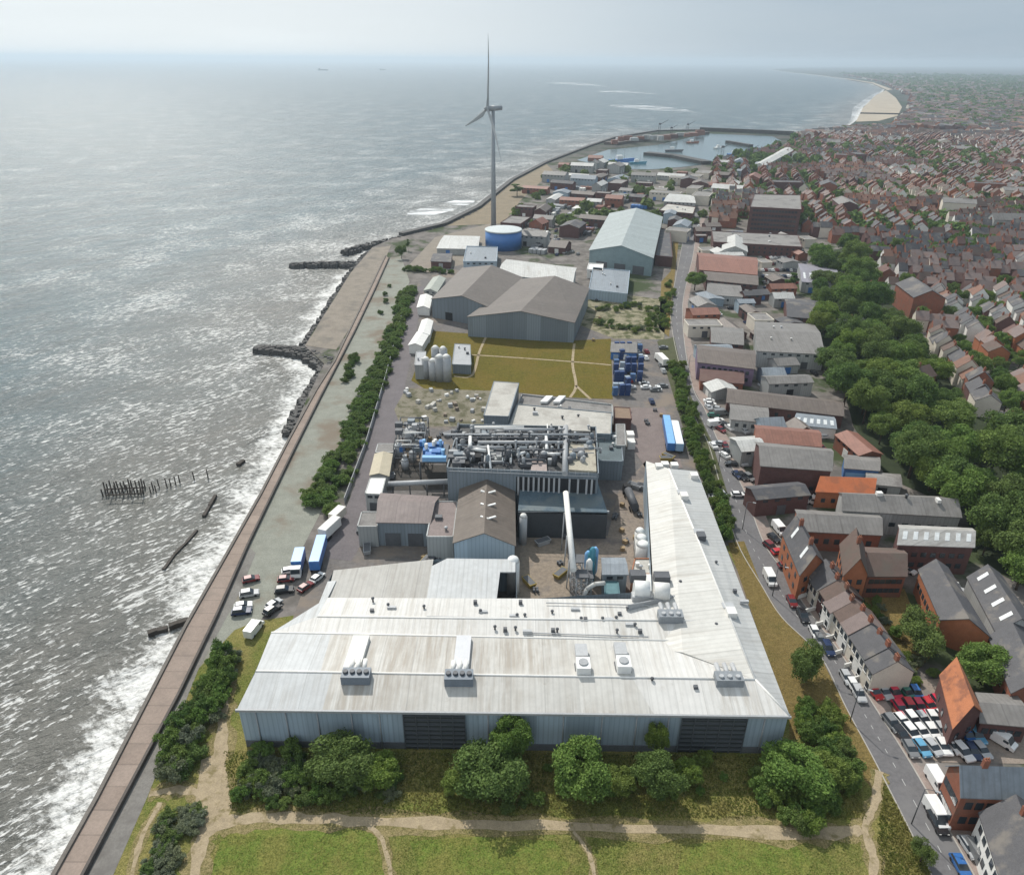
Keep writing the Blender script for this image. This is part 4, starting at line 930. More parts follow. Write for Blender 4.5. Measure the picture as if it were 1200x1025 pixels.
mb = MB(); mb.path([V(683,700,2),V(688,690,6),V(697,684,7.5),V(709,683,7.5)], .5, 8); mb.build('duct', m_pale, mc)
building('plant_shed', 'pale blue-grey shed with monopitch roof beside the teal filter machine', 'shed', [(707,672),(735,672),(731,654),(706,654)], 7.0, .6, 'u', m_cladd, m_bsheet)
building('plant_shed', 'small teal plant shed tucked against the back of the factory roof', 'shed', [(709,697),(726,697),(724,682),(709,682)], 5.5, 0, 'u', mat('teal_clad', (.07,.15,.17), .6, .2, .6), mat('teal_roof', (.10,.19,.21), .7, .2, .6), par=.2)
building('tank_house', 'rust and white plant house between the yard and the white wing', 'plant house', [(740,672),(777,674),(773,655),(744,655)], 7, 0, 'u', mat('rusty_brick', (.32,.15,.09), .85, .35, .5), m_felt2, par=.3, vents=6)
for i, (x, y) in enumerate(((750,622),(752,630),(754,638))):
    p = V(x,y,6); o = thing('white_tank', 'round white vent tank in the stepped row above the rusty plant house, %s' % ('smallest','middle','largest')[i], 'tank', (p.x,p.y,0)); r = 1.3+.25*i
    mb = MB(); mb.lathe([(r,0),(r,6.0)], o.location, 14); mb.build('tank_shell', m_wht2, o); mb = MB(); mb.lathe([(r,6),(r*.6,6.7),(.05,6.9)], o.location, 14); mb.build('dome', m_white, o)
bt = thing('filter_house', 'white twin-barrel filter house sitting at the inner corner of the factory roofs', 'filter house', V(763,690,0))
for k, (x, y) in enumerate(((752,690),(775,692))):
    p, q = V(x-9,y,12), V(x+9,y+1,12); mb = MB(); mb.tube(p, q, 1.9, 1.9, 16); mb.build('barrel', m_white if k == 0 else m_wht2, bt)
for k, (x, y) in enumerate(((747,677),(775,679))):
    p = V(x,y,11); mb = MB(); mb.box((p.x,p.y,11.5), (3.4,2.2,2.0)); mb.build('fan_unit', m_dgrey, bt)
p = V(763,700,11); mb = MB(); mb.box((p.x,p.y+.3,10.5), (8.2,1.8,2.2)); mb.build('hopper', m_steel, bt)
q = [V(741,702,8.8), V(788,704,8.8), V(785,673,8.8), V(743,672,8.8)]; mb = MB(); mb.slab(q, 8.8); mb.build('base', m_wht2, bt)
p, q = V(735,717,10.4), V(795,699,10.6); mb = MB(); mb.hexa([p,p+Vector((.3,0,0)),q+Vector((0,.5,0)),q,p+Vector((0,.2,1.7)),p+Vector((.3,.4,1.7)),q+Vector((0,.5,.25)),q+Vector((0,0,.25))]); mb.build('shadow_wedge', m_grey, fac)  # added grey wedge standing in for a dark shadow across the roof
# cooling blocks by the service road
for i, (px, h, m_, lb) in enumerate((([(530,427),(552,428),(551,404),(533,403)],4,m_cladd,'wide dark cooling block reaching onto the lawn'),([(486,428),(498,428),(499,412),(488,412)],6,m_cladp,'grey cooling block next to the service road'))):
    building('cooling_block', lb, 'cooling unit', px, h, 0, 'u', m_, m_grey, par=.2, vents=3)
for i, (px, lb) in enumerate((([(479,404),(494,405),(503,390),(489,389)],'white ridge-roofed unit beside the service road, nearest the cooling blocks'),([(489,392),(503,392),(507,376),(495,375)],'white ridge-roofed unit, middle one of the row beside the service road'),([(489,360),(503,361),(506,347),(493,346)],'white ridge-roofed unit, last of the row beside the brown-roofed warehouse'))):
    building('white_unit', lb, 'unit', px, 4, 1.0, 'v', m_wrender, m_wht2)
for i, (x, y, r, h) in enumerate(((500,443,1.7,8),(508,445,1.7,8),(516,446,1.9,10),(524,446,1.9,10),(511,432,1.7,9),(520,433,1.7,9))):
    p = V(x,y,0); o = thing('storage_silo', 'galvanised upright silo by the lawn, %s' % ('nearest the service road in the front row','second from the service road in the front row','third from the service road in the front row','tall one at the lawn end of the front row','back row, nearer the service road','back row, nearer the lawn')[i], 'silo', p, 0, 'silos beside the lawn')
    mb = MB(); mb.lathe([(r,0),(r,h)], p, 16); mb.build('tank_shell', m_steel if i % 2 else m_grey, o); mb = MB(); mb.lathe([(r,h),(r*.4,h+1.0),(.1,h+1.1)], p, 16); mb.build('cone_top', m_wht2, o)
# warehouses beyond the lawn
m_asbv = roofmat('brown_fibre_cement_ribbed', (.145,.125,.11), (.085,.072,.062), rot=1.45)
building('warehouse', 'wide brown-roofed warehouse with dark blue-grey gable wall facing the lawn', 'warehouse', [(548,371),(673,378),(690,338),(611,327)], 9.5, 4.0, 'v', m_cladd, m_asbv)
building('warehouse', 'second brown-roofed warehouse set back beside the service road', 'warehouse', [(506,350),(578,362),(612,325),(542,314)], 9.5, 4.0, 'v', m_cladd, m_asbv, front=(2,4,4,m_black))
building('warehouse', 'white-roofed warehouse behind the two brown-roofed ones', 'warehouse', [(583,321),(671,331),(675,314),(594,304)], 8, 1.5, 'u', m_cladp, m_pale)
building('warehouse', 'pale low shed with skylights beside the dark service yard', 'shed', [(497,340),(512,342),(522,326),(508,325)], 5, 1.2, 'v', m_cladp, mat('green_grey_roof', (.35,.37,.33), .7, .15, .3))
bs, _ = building('great_shed', 'very large pale blue-grey gabled shed beside the road', 'industrial shed', [(691,293),(765,302),(776,254),(715,250)], 11, 5, 'v', mat('shed_wall', (.20,.27,.29), .6, .15, .4), roofmat('blue_green_sheet', (.33,.37,.37), (.27,.30,.295), rot=1.35), over=.6, front=(3,7,5,m_dgrey))
building('annexe', 'low blue annexe in front of the great gabled shed', 'annexe', [(690,340),(735,345),(738,318),(695,314)], 5, 0, 'u', m_clad, m_bsheet, vents=4)
building('annexe', 'white flat-roofed hut between the great shed and its annexe', 'hut', [(688,316),(706,318),(707,310),(690,309)], 5, 0, 'u', m_wrender, m_wht2)
building('annexe', 'dark lean-to building on the road side of the great shed', 'annexe', [(768,300),(788,302),(785,270),(774,268)], 6, 0, 'u', m_dbrick, m_slate)
p = V(590,290,0); bt = thing('gas_holder', 'squat bright blue round tank with a pale rim below the wind turbine', 'storage tank', p)
mb = MB(); mb.lathe([(12.2,0),(12.2,11.5)], p, 40); mb.build('tank_shell', m_blue, bt)
mb = MB(); mb.lathe([(12.5,11.5),(12.5,12.3),(11.9,12.3),(6,12.9),(.1,13.2)], p, 40); mb.build('roof', mat('pale_tank_roof', (.50,.54,.54), .6, .12, .2), bt)
building('yard_shed', 'long pale low shed by the shore behind the brown-roofed warehouses', 'shed', [(512,291),(560,292),(562,277),(521,276)], 4, .8, 'u', m_cladp, m_pale)
building('yard_shed', 'blue-grey ribbed store beside the blue round tank', 'store', [(543,307),(582,307),(583,290),(547,289)], 6, 0, 'u', m_clad, m_bsheet, vents=3)
building('yard_shed', 'small dark shed next to the blue-grey ribbed store', 'shed', [(505,306),(528,307),(530,297),(509,297)], 4, 1, 'u', m_dbrick, m_slate)
# wind turbine
tb = V(578.5, 268, 0); wt = thing('wind_turbine', 'tall pale grey three-bladed wind turbine standing on the shore', 'wind turbine', tb)
m_turb = mat('turbine_grey', (.30,.32,.335), .45, .05, .05, fine=False)
mb = MB(); mb.tube(tb, tb+Vector((0,0,81)), 1.95, 1.15, 24); mb.build('tower', m_turb, wt)
nrm = Vector((-.93,-.36,0)).normalized(); ee = Vector((.36,-.93,0)).normalized(); hub = tb + Vector((0,0,82.5)) + nrm*4.2
mb = MB(); A = tb+Vector((0,0,82.5))+nrm*2.5; B = tb+Vector((0,0,82.8))-nrm*6.5; mb.tube(A, B, 1.9, 1.5, 12); mb.build('nacelle', m_turb, wt)
mb = MB(); mb.tube(A, hub+nrm*1.2, 1.9, 1.5, 14); mb.tube(hub+nrm*1.2, hub+nrm*2.6, 1.5, .3, 14); hu = mb.build('hub', m_turb, wt)
for k in range(3):
    th = math.radians(12+120*k); d = ee*math.sin(th)+Vector((0,0,math.cos(th))); sdv = nrm.cross(d); mb = MB()
    st = [(0,.9,.9),(3,.9,.9),(9,2.1,.6),(18,1.75,.46),(30,1.2,.34),(40,.7,.18),(45.5,.2,.06)]
    ring = []
    for s, cw_, tk in st:
        o_ = hub + d*(s+1) + nrm*(s*s*.0012)
        ring.append([o_-sdv*cw_*.7, o_-nrm*tk, o_+sdv*cw_*1.3, o_+nrm*tk])
    for i in range(len(ring)-1):
        for j in range(4): mb.face([ring[i][j], ring[i][(j+1)%4], ring[i+1][(j+1)%4], ring[i+1][j]])
    mb.face(ring[0][::-1]); mb.face(ring[-1]); mb.build('blade', m_turb, wt)
mb = MB(); mb.tube(tb, tb+Vector((0,0,.6)), 4.5, 4.5, 24); mb.build('foundation', m_lower, wt)

# yard clutter : skips, pallet stacks and drums
b = MB(); b.hexa([(-1.6,-.8,0),(1.6,-.8,0),(1.6,.8,0),(-1.6,.8,0),(-2.1,-.95,1.3),(2.1,-.95,1.3),(2.1,.95,1.3),(-2.1,.95,1.3)]); b.cur = 1; b.box((0,0,1.31),(3.7,1.6,.06))
skip_me = [b.mesh('skip', [mm, m_dgrey]) for mm in (mat('skip_yellow',(.30,.22,.06),.7,.25,1), m_grey, m_dgrey)]
b = MB()
for k in range(6): b.box((0,0,.1+k*.18),(1.2,1.0,.13))
pal_me = b.mesh('pallet_stack', mat('pallet_wood',(.30,.22,.13),.9,.2,2))
b = MB()
for dx in (-.4,.4):
    for dy in (-.4,.4): b.lathe([(.3,0),(.3,.9)], (dx,dy,0), 8)
drum_me = b.mesh('drum_group', m_dgrey)
ry = random.Random(77)
for area, wh, n_ in (([(611,628),(664,628),(667,700),(607,700)],'the brown courtyard behind the factory roof',6),([(672,640),(728,580),(755,545),(760,620),(735,650),(684,650)],'the yard beside the white wing',15),([(728,480),(778,480),(797,540),(758,545)],'the yard by the blue trailers',8),([(392,655),(440,560),(460,560),(430,650),(520,655),(500,665),(400,668)],'the yard in front of the low grey hall',16),([(480,505),(560,498),(535,520),(470,545)],'the yard around the storage tanks',18),([(700,345),(690,400),(720,398)],'the scrubby yard edge',4)):
    P_ = [G(*q) for q in area]; poly = [(q.x,q.y) for q in P_]; k = 0; tr_ = 0
    while k < n_ and tr_ < 900:
        tr_ += 1; x, y = ry.uniform(min(q[0] for q in poly), max(q[0] for q in poly)), ry.uniform(min(q[1] for q in poly), max(q[1] for q in poly))
        if not inpoly((x,y), poly): continue
        t = ry.random(); nm, me_, lb = ('skip', ry.choice(skip_me), 'open metal skip') if t < .25 else (('pallet_stack', pal_me, 'stack of wooden pallets') if t < .7 else ('drum_group', drum_me, 'four dark drums'))
        o = bpy.data.objects.new(nm, me_); o.location = (x,y,.12); o.rotation_euler = (0,0,ry.uniform(0,3)); link(o); k += 1
        tag(o, lb+' standing in '+wh, {'skip':'skip','pallet_stack':'pallets','drum_group':'drums'}[nm], lb+'s in '+wh)
# ------------------------------------------------------------------ industrial units across the road (photo corners at eave height)
def B(name, label, cat, px, h, rh=0, axis='u', wl=None, rf=None, **k): return building(name, label, cat, px, h, rh, axis, wl, rf, **k)
W4 = lambda n, r, z0, z1, w=1.1, h=1.3: (n, r, z0, z1, w, h)
B('workshop','long dark brown-roofed workshop range crossing behind the road-side car park','workshop',[(852,471),(988,487),(985,470),(853,455)],5,2.0,'u',m_dbrick,m_asbb,win=W4(8,1,1,4))
B('workshop','two-bay grey lean-to workshop in front of the long brown-roofed range','workshop',[(857,491),(900,495),(899,476),(856,472)],4.5,.9,'u',m_cladp,m_asb,win=W4(4,1,1,4))
B('workshop','red-brown brick unit with rusty roof next to the blue-windowed shed','workshop',[(886,517),(962,523),(958,504),(885,498)],6,1.8,'u',m_brick,m_redsheet,win=W4(7,1,1.5,4.5))
B('shed','low shed with pale blue roof lights behind the red-brown brick unit','shed',[(930,497),(980,502),(975,487),(935,483)],4,1,'u',m_wrender,m_bsheet,sky=6)
B('workshop','grey-roofed dark brick works with a long plain wall facing down the road','works',[(892,545),(974,551),(973,526),(886,518)],9,2.6,'u',m_dbrick,m_asb,win=W4(8,1,1,4,1.2,1.2))
B('shed','bright blue-fronted shed at the edge of the wood','shed',[(990,548),(1030,551),(1030,536),(990,533)],4.5,.8,'u',m_blue,m_asb,front=(3,3,3,m_lblue))
B('shed','low pale grey shed beside the wood next to the blue-fronted one','shed',[(1015,566),(1056,570),(1054,556),(1016,553)],3.5,.6,'u',m_cladp,m_felt)
B('workshop','bright orange-tiled brick workshop behind the grey barrel-roofed hall','workshop',[(957,575),(1024,578),(1024,560),(964,558)],5.5,2.4,'u',m_obrick,mat('bright_orange_tiles',(.45,.14,.06),.8,.15,.6,(.34,.12,.06),(.5,.65),.3),win=W4(5,1,1,4))
B('hall','long grey hall with rounded pale-speckled roof running up to the wood','hall',[(988,597),(1126,605),(1112,582),(984,577)],7,2.4,'u',m_cladp,m_asb,win=W4(8,1,1.5,5,1.6,1.2),vents=3)
B('workshop','brown-grey roofed brick workshop directly behind the orange gabled houses','workshop',[(934,621),(1033,626),(1028,603),(933,597)],6,2,'u',m_brick,m_asb,win=W4(7,1,1.5,4.5,1.3,1.5),winl=W4(2,1,1.5,4.5))
B('hall','white-speckled grey-roofed hall with red end wall against the wood','hall',[(1053,637),(1141,640),(1138,619),(1054,615)],8.5,1.8,'u',m_dbrick,roofmat('speckled_sheet',(.40,.39,.37),(.18,.15,.13),rot=1.2),sky=7,win=W4(7,2,1,7,1.3,1.3))
B('brick_house','tall orange brick gabled house by the road with rooflights in its slate roof','house',[(938,672),(966,658),(942,616),(918,624)],8,4.0,'v',m_obrick,m_slate,win=W4(2,2,1,7),winl=W4(4,2,1,7),chimney=2,sky=2)
B('brick_house','tall orange brick house with steep gable set back beside the brick workshop','house',[(990,672),(1017,672),(1012,638),(986,636)],10,4.5,'v',m_obrick,m_btile,winl=W4(4,3,1,9),win=W4(2,3,1,9),chimney=1)
B('workshop','brown-roofed red brick range joined to the tall orange house','workshop',[(1017,674),(1062,674),(1056,643),(1012,641)],6.5,2.4,'u',m_brick,m_btile,win=W4(6,2,.8,6,1.2,1.2))
B('long_range','long slate-roofed range with orange brick side nearest the garden','long building',[(1103,725),(1160,745),(1110,664),(1078,668)],6.5,2.6,'v',m_obrick,m_slate,winl=W4(8,1,1.5,5))
B('long_range','long grey-slated shed beside the wood, parallel to the slate-roofed range','long building',[(1168,738),(1215,735),(1172,672),(1135,676)],6.5,3,'v',m_cladp,m_slate,sky=4)
B('long_range','third grey-slated range running off at the picture edge','long building',[(1186,810),(1240,800),(1205,735),(1160,745)],6,2.4,'v',m_brick,m_slate,winl=W4(5,1,1.5,5))
B('dealer_house','orange-tiled house with white gable edge standing in the car lot','house',[(1118,850),(1150,832),(1128,784),(1103,790)],6.5,3.6,'v',m_dbrick,mat('lot_orange_tiles',(.40,.155,.075),.8,.18,.8,(.24,.10,.06),(.5,.65),.35),win=W4(2,1,1,4.5),winl=W4(3,1,1,5))
B('workshop','low grey-roofed workshop behind the orange-tiled house in the car lot','workshop',[(1150,845),(1205,850),(1190,815),(1145,812)],4.5,1.2,'u',m_dbrick,m_asb,win=W4(5,1,1,3.5))
B('corner_house','red brick corner building with blue-grey roof facing the car lot','building',[(1128,930),(1230,934),(1222,900),(1112,897)],9,3.4,'u',m_brick,m_bsheet,win=W4(7,2,1,8,1.2,1.6),winl=W4(4,2,1,8,1.1,1.5),chimney=2)
B('corner_house','grey-roofed house with white side wall beyond the corner building','house',[(1180,1045),(1250,1035),(1215,950),(1150,952)],7,3.8,'v',m_wrender,m_slate,winl=W4(6,2,1,6.5),chimney=2)
# road side, farther up
B('workshop','long rust-red roofed works beside the road with a lower matching bay','works',[(820,316),(887,322),(886,302),(817,296)],7,3,'u',m_dbrick,m_redsheet,win=W4(6,1,1,5))
B('workshop','lower rust-brown bay along the front of the rust-red roofed works','works',[(828,328),(888,334),(887,322),(824,317)],6,1.5,'u',m_dbrick,m_asbb)
B('shed','low grey flat shed in front of the rust-brown bay','shed',[(828,345),(870,348),(866,331),(830,329)],4.5,.8,'u',m_cladp,m_asb,win=W4(4,1,1,3.5))
B('shed','dark grey long shed between the low grey shed and the purple-fronted building','shed',[(834,401),(871,404),(870,385),(833,382)],5,1.4,'u',m_dbrick,m_asb)
B('shop_row','purple-fronted two storey building beside the road','building',[(818,424),(884,432),(884,411),(817,404)],7.5,2,'u',mat('purple_render',(.19,.14,.21),.8,.15,.4),m_asbb,win=W4(9,2,1,6.8,1.2,1.4))
B('shop_row','low red-roofed front range below the purple-fronted building','building',[(821,446),(871,449),(870,434),(820,430)],4,1.8,'u',m_brick,m_rtile,front=(4,2.2,2.4,m_dgrey))
B('warehouse','long grey ridged warehouse with brown streaks behind the purple-fronted building','warehouse',[(887,411),(966,415),(953,380),(885,377)],7,2.5,'u',m_cladp,m_asb,vents=4)
B('shed','small dark slate building beyond the long grey ridged warehouse','building',[(923,371),(966,374),(957,352),(920,350)],5.5,2,'u',m_dbrick,m_slate)
B('flat_block','long flat grey office roof crossing above the rust-red roofed works','office',[(836,284),(940,290),(935,276),(834,271)],7,0,'u',m_dbrick,m_felt,win=W4(14,2,1,6.5),vents=6)
B('dome_hall','pale rounded-roof hall beside the long flat office','hall',[(846,293),(876,295),(874,281),(848,279)],6,3,'v',m_cladp,m_pale)
B('flat_block','dark six storey block of flats in the town beyond the works','block of flats',[(879,243),(939,246),(938,229),(884,228)],18,0,'u',m_dbrick,m_felt,win=W4(14,5,1.5,17.5,1.8,1.5))
B('sawtooth_hall','lilac-grey ridged hall by the dark cypress','hall',[(940,330),(985,334),(978,312),(936,309)],6,1.2,'u',m_cladp,roofmat('lilac_sheet',(.26,.25,.285),(.2,.19,.2),rot=.2,panel=4),sky=6)
B('flat_block','white-topped flat store between great shed and harbour','store',[(772,247),(812,251),(815,243),(782,239)],7,0,'u',m_dbrick,m_felt2,vents=4)
B('flat_block','long white-roofed store beside the street end','store',[(778,236),(815,238),(812,229),(785,227)],7,1.2,'u',m_cladp,m_pale)
B('quay_shed','long white fish market shed on the harbour quay','quay shed',[(886,192),(895,195),(930,176),(920,173)],9,2,'v',m_cladp,m_pale)
# ------------------------------------------------------------------ foliage
L1 = leafmat('leaf_mid', (.095,.175,.038), (.17,.27,.06), (.24,.32,.10))
L2 = leafmat('leaf_dark', (.068,.13,.036), (.12,.20,.052), (.18,.265,.08))
L3 = leafmat('leaf_grey', (.14,.17,.11), (.20,.23,.165), (.27,.29,.23))
L4 = leafmat('leaf_light', (.12,.19,.034), (.19,.27,.055), (.26,.31,.10))
m_bark = mat('tree_bark', (.075,.055,.04), .9, .25, 2)
def leaves(name, blobs, n, s, lm, seed):
    r = np.random.RandomState(seed)
    vol = np.array([b[3]*b[4]*b[5] for b in blobs])**(2/3); pick = r.choice(len(blobs), n, p=vol/vol.sum())
    B_ = np.array(blobs)[pick]
    d = r.normal(size=(n,3)); d /= np.linalg.norm(d, axis=1)[:,None]
    d[:,2] = np.where(d[:,2] < -.45, -d[:,2], d[:,2])
    rad = (.5 + .62*r.uniform(0, 1, n)**.8 + .35*r.uniform(0,1,n)**6)[:,None]
    c = B_[:,:3] + d*rad*B_[:,3:6]
    nn = d*.6 + r.normal(size=(n,3))*.75 + np.array([0,0,.3]); nn /= np.linalg.norm(nn, axis=1)[:,None]
    a = np.cross(nn, r.normal(size=(n,3))); a /= np.linalg.norm(a, axis=1)[:,None]; b = np.cross(nn, a)
    sz = (s*r.uniform(.6,1.35,n))[:,None]
    P = np.stack([c-a*sz*.5-b*sz*.22, c+a*sz*.05-b*sz*.5, c+a*sz*.55+b*sz*.1, c-a*sz*.1+b*sz*.5], 1).reshape(-1,3)
    P[:,2] = np.maximum(P[:,2], .05)
    me = bpy.data.meshes.new(name); me.from_pydata(P.tolist(), [], [(4*i,4*i+1,4*i+2,4*i+3) for i in range(n)]); me.materials.append(lm)
    return me
def tree_proto(name, R, Hh, nb, n, s, lm, seed, trunk=True, low=.25, flat=.8):
    """crown + trunk meshes with the base at the origin"""
    r = random.Random(seed); bl = []
    zc = Hh - R*flat*.75
    for i in range(nb):
        a = r.uniform(0, 2*PI); q = R*.85*math.sqrt(r.random())*(1+.25*math.cos(a*2+seed)); z = zc + r.uniform(-.75,.75)*R*flat*(1-.5*q/R)
        rr = R*r.uniform(.15,.40); bl.append((q*math.cos(a), q*math.sin(a), max(z, rr*low), rr, rr, rr*.82))
    cm = leaves('crown', bl, n, s, lm, seed); tm = None
    if trunk:
        b = MB(); b.tube((0,0,-.3), (0,0,zc*.55), R*.07, R*.05, 8)
        for i in range(6):
            q = bl[i % nb]; k = zc*(.4+.1*(i % 3)); b.tube((0,0,k), (q[0]*.85,q[1]*.85,q[2]), R*.035, R*.012, 5)
        tm = b.mesh('trunk', m_bark)
    return cm, tm
PT = [tree_proto('t', 5, 10, 46, 13000, .36, L1, 11), tree_proto('t', 5, 9.4, 42, 13000, .36, L2, 12), tree_proto('t', 5, 10.6, 46, 13000, .36, L1, 13), tree_proto('t', 5, 9, 40, 12000, .36, L4, 14), tree_proto('t', 5, 10, 46, 13000, .36, L2, 15)]
PB = [tree_proto('b', 2.4, 3.2, 24, 3200, .28, L1, 21, True, .5), tree_proto('b', 2.4, 3.0, 24, 3200, .28, L2, 22, True, .5), tree_proto('b', 2.4, 2.8, 24, 3200, .27, L3, 23, True, .5), tree_proto('b', 2.4, 3.2, 24, 3200, .28, L4, 24, True, .5)]
PC = [tree_proto('c', 1.6, 9, 16, 4000, .4, L2, 31, True, .3, 2.6)]
def plant(name, label, cat, p, proto, sx, sz, group=None, rz=None, sy=None):
    t = thing(name, label, cat, (p.x, p.y, 0), rnd.uniform(0, 6.28) if rz is None else rz, group); t.scale = (sx, sy or sx, sz)
    link(bpy.data.objects.new('crown', proto[0]), t)
    if proto[1]: link(bpy.data.objects.new('trunk', proto[1]), t)
    return t
# trees along the factory front: photo centre of the crown, crown centre height, width in metres
for (x, y, zc, wd, hh, k, lb) in (
    (400,893,4.0,11.5,8.0,1,'broad dark green tree before the cladding, between the grey shrubs and the dark loading door'),
    (446,905,2.5,8.0,5.2,3,'low yellow-green bushy tree under the edge of the dark loading door'),
    (575,905,4.5,12.5,8.6,1,'large dense dark tree in front of the middle of the factory wall'),
    (598,868,5.5,7.5,10.0,0,'tall tree rising against the factory wall behind the large dark tree'),
    (545,915,2.6,7.0,5.5,3,'light green rounded tree on the dark tree\'s flank towards the sea'),
    (678,905,4.6,11.0,9.0,0,'round mid green tree in the middle of the long grass'),
    (728,915,2.5,6.0,5.2,3,'small light green tree between the two round dark trees'),
    (770,911,4.2,8.5,8.2,4,'round dark green tree beneath the narrow yellowish tree'),
    (769,868,4.5,4.2,9.5,3,'narrow yellowish green tree against the factory wall'),
    (806,905,2.0,5.0,4.6,3,'small loose tree at the end of the row near the second loading door'),
    (932,905,3.6,11.0,7.4,0,'wide mid green tree at the factory corner by the path'),
    (968,905,3.0,8.0,6.2,3,'lighter tree beside the wide one at the factory corner'),
    (945,778,4.2,8.0,8.6,1,'lone round dark tree on the verge beside the road'),
    (1080,742,5.0,10.5,9.0,1,'large dark tree in the garden behind the terrace'),
    (1152,780,4.0,10.5,8.0,0,'broad tree behind the orange-tiled dealer house'),
    (1082,1000,2.0,3.6,4.4,1,'little dark tree at the kerb near the bottom of the road'),
    (815,330,5,11,10,0,'round tree standing at the road bend by the rust-brown works'),
    (470,296,4,6,9,1,'dark pine-like tree by the end of the promenade')):
    p = V(x, y, zc); q = PT[k]; e_s = rnd.uniform(.84,1.16); plant('tree', lb, 'tree', p, q, wd/11*e_s, hh/10.6, None, None, wd/11/e_s); occupy(p.x, p.y, wd*.4)
for (x, y, zc, wd, hh, lb) in ((928,332,5,7,11,'dark pointed cypress beside the lilac-grey hall'),(606,222,6,13,11,'dark clump of cypress at the shore behind the wind turbine'),(478,287,4,3,8,'slim dark cypress at the head of the service road')):
    p = V(x, y, zc); plant('cypress_tree', lb, 'tree', p, PC[0], wd/3.2, hh/9)
# shrub belts : polylines of single shrubs
def belt(label, group, px, w, n, kinds, smin, smax, name='shrub', hk=1.0):
    P = [G(*p) for p in px]; L = [(P[i+1]-P[i]).length for i in range(len(P)-1)]; T = sum(L)
    for k in range(n):
        s = (k+rnd.random())/n*T; i = 0
        while i < len(L)-1 and s > L[i]: s -= L[i]; i += 1
        f = s/L[i]; p = P[i].lerp(P[i+1], f); t = (P[i+1]-P[i]).normalized()
        ww = w if not isinstance(w, tuple) else w[0]+(w[1]-w[0])*(i+f)/len(L)
        p = p + Vector((-t.y,t.x,0))*rnd.uniform(-.5,.5)*ww; z = rnd.uniform(smin, smax)/4.8
        kd = rnd.choice(kinds)
        plant(name, label, 'shrub', p, PB[kd], z, z*hk*rnd.uniform(.8,1.2), group)
belt('dense green shrub in the long hedge between gravel track and service road', 'shrubs of the long hedge by the service road', [(372,602),(400,545),(418,500),(438,455),(462,395),(480,340)], (9,6), 170, (0,1,1,0), 3.6, 5.8, 'hedge_shrub', .8)
belt('dark shrub on the rough bank between the concrete path and the factory', 'shrubs on the bank beside the promenade', [(272,768),(256,802),(236,838),(216,880),(200,912)], (4,6), 44, (1,1,0,2), 2.6, 5.0, 'shrub', 1.1)
belt('grey-green thorn bush in the patch by the forked path', 'thorn bushes in the patch by the forked path', [(222,950),(206,978),(192,1008),(182,1032)], 5.5, 34, (2,2,2,1), 1.8, 3.4, 'thorn_bush', .8)
belt('grey-green shrub at the seaward foot of the factory wall', 'grey shrubs at the foot of the factory wall', [(292,900),(320,905),(352,905)], 9, 26, (2,2,1,0), 2.4, 4.4, 'shrub', 1.1)
belt('low green shrub in the shrubbery along the factory wall', 'low shrubs along the factory wall', [(285,925),(330,935),(380,925),(430,930),(470,915)], 5, 26, (0,3,2,1), 1.6, 3.6)
belt('low bush among long grass beneath the factory wall trees', 'low bushes beneath the wall trees', [(520,925),(600,930),(660,915),(720,925),(790,925),(840,895)], 6, 26, (0,3,1), 1.4, 3.4)
belt('green shrub in the thicket between the factory corner and the road', 'thicket shrubs at the factory corner', [(948,832),(962,855),(972,885),(975,925),(950,950),(915,945),(905,910)], 7, 62, (0,1,3,0), 2.2, 4.6, 'shrub', 1.1)
belt('hedge shrub on the verge between the white wing and the road', 'hedge shrubs between the white wing and the road', [(791,430),(800,465),(812,510),(828,560),(842,605),(853,638)], (4,4), 70, (0,1,0,3), 2.8, 4.8, 'hedge_shrub', 1.2)
belt('dark shrub on the gravel track', 'lone shrub clumps on the gravel track', [(405,448),(411,432),(416,415)], 3.5, 12, (1,), 2.4, 4)
belt('tiny dark shrub alone on the pale gravel', 'tiny shrubs on the pale gravel', [(446,378),(450,352),(458,335)], 3, 5, (1,), 2, 3.2)
belt('dry scrub bush on the rough ground beside the brown warehouse', 'scrub bushes beside the brown warehouse', [(700,365),(730,362),(765,360),(770,385),(735,388),(705,378)], 9, 46, (3,2,1,0), 2, 4.4)
belt('green shrub on the verge beyond the great shed', 'shrubs beyond the great shed', [(787,330),(782,350),(779,380)], 5, 14, (3,1,0), 2.5, 4.5)
belt('shrub in the gardens behind the terrace', 'garden shrubs behind the terrace', [(1010,700),(1030,745),(1060,790),(1095,790)], 8, 30, (0,1,3,2), 1.6, 3.4)
belt('dark scrub by the end of the promenade', 'scrub at the end of the promenade', [(470,318),(500,318),(530,322)], 5, 14, (1,0), 2.5, 4.5)
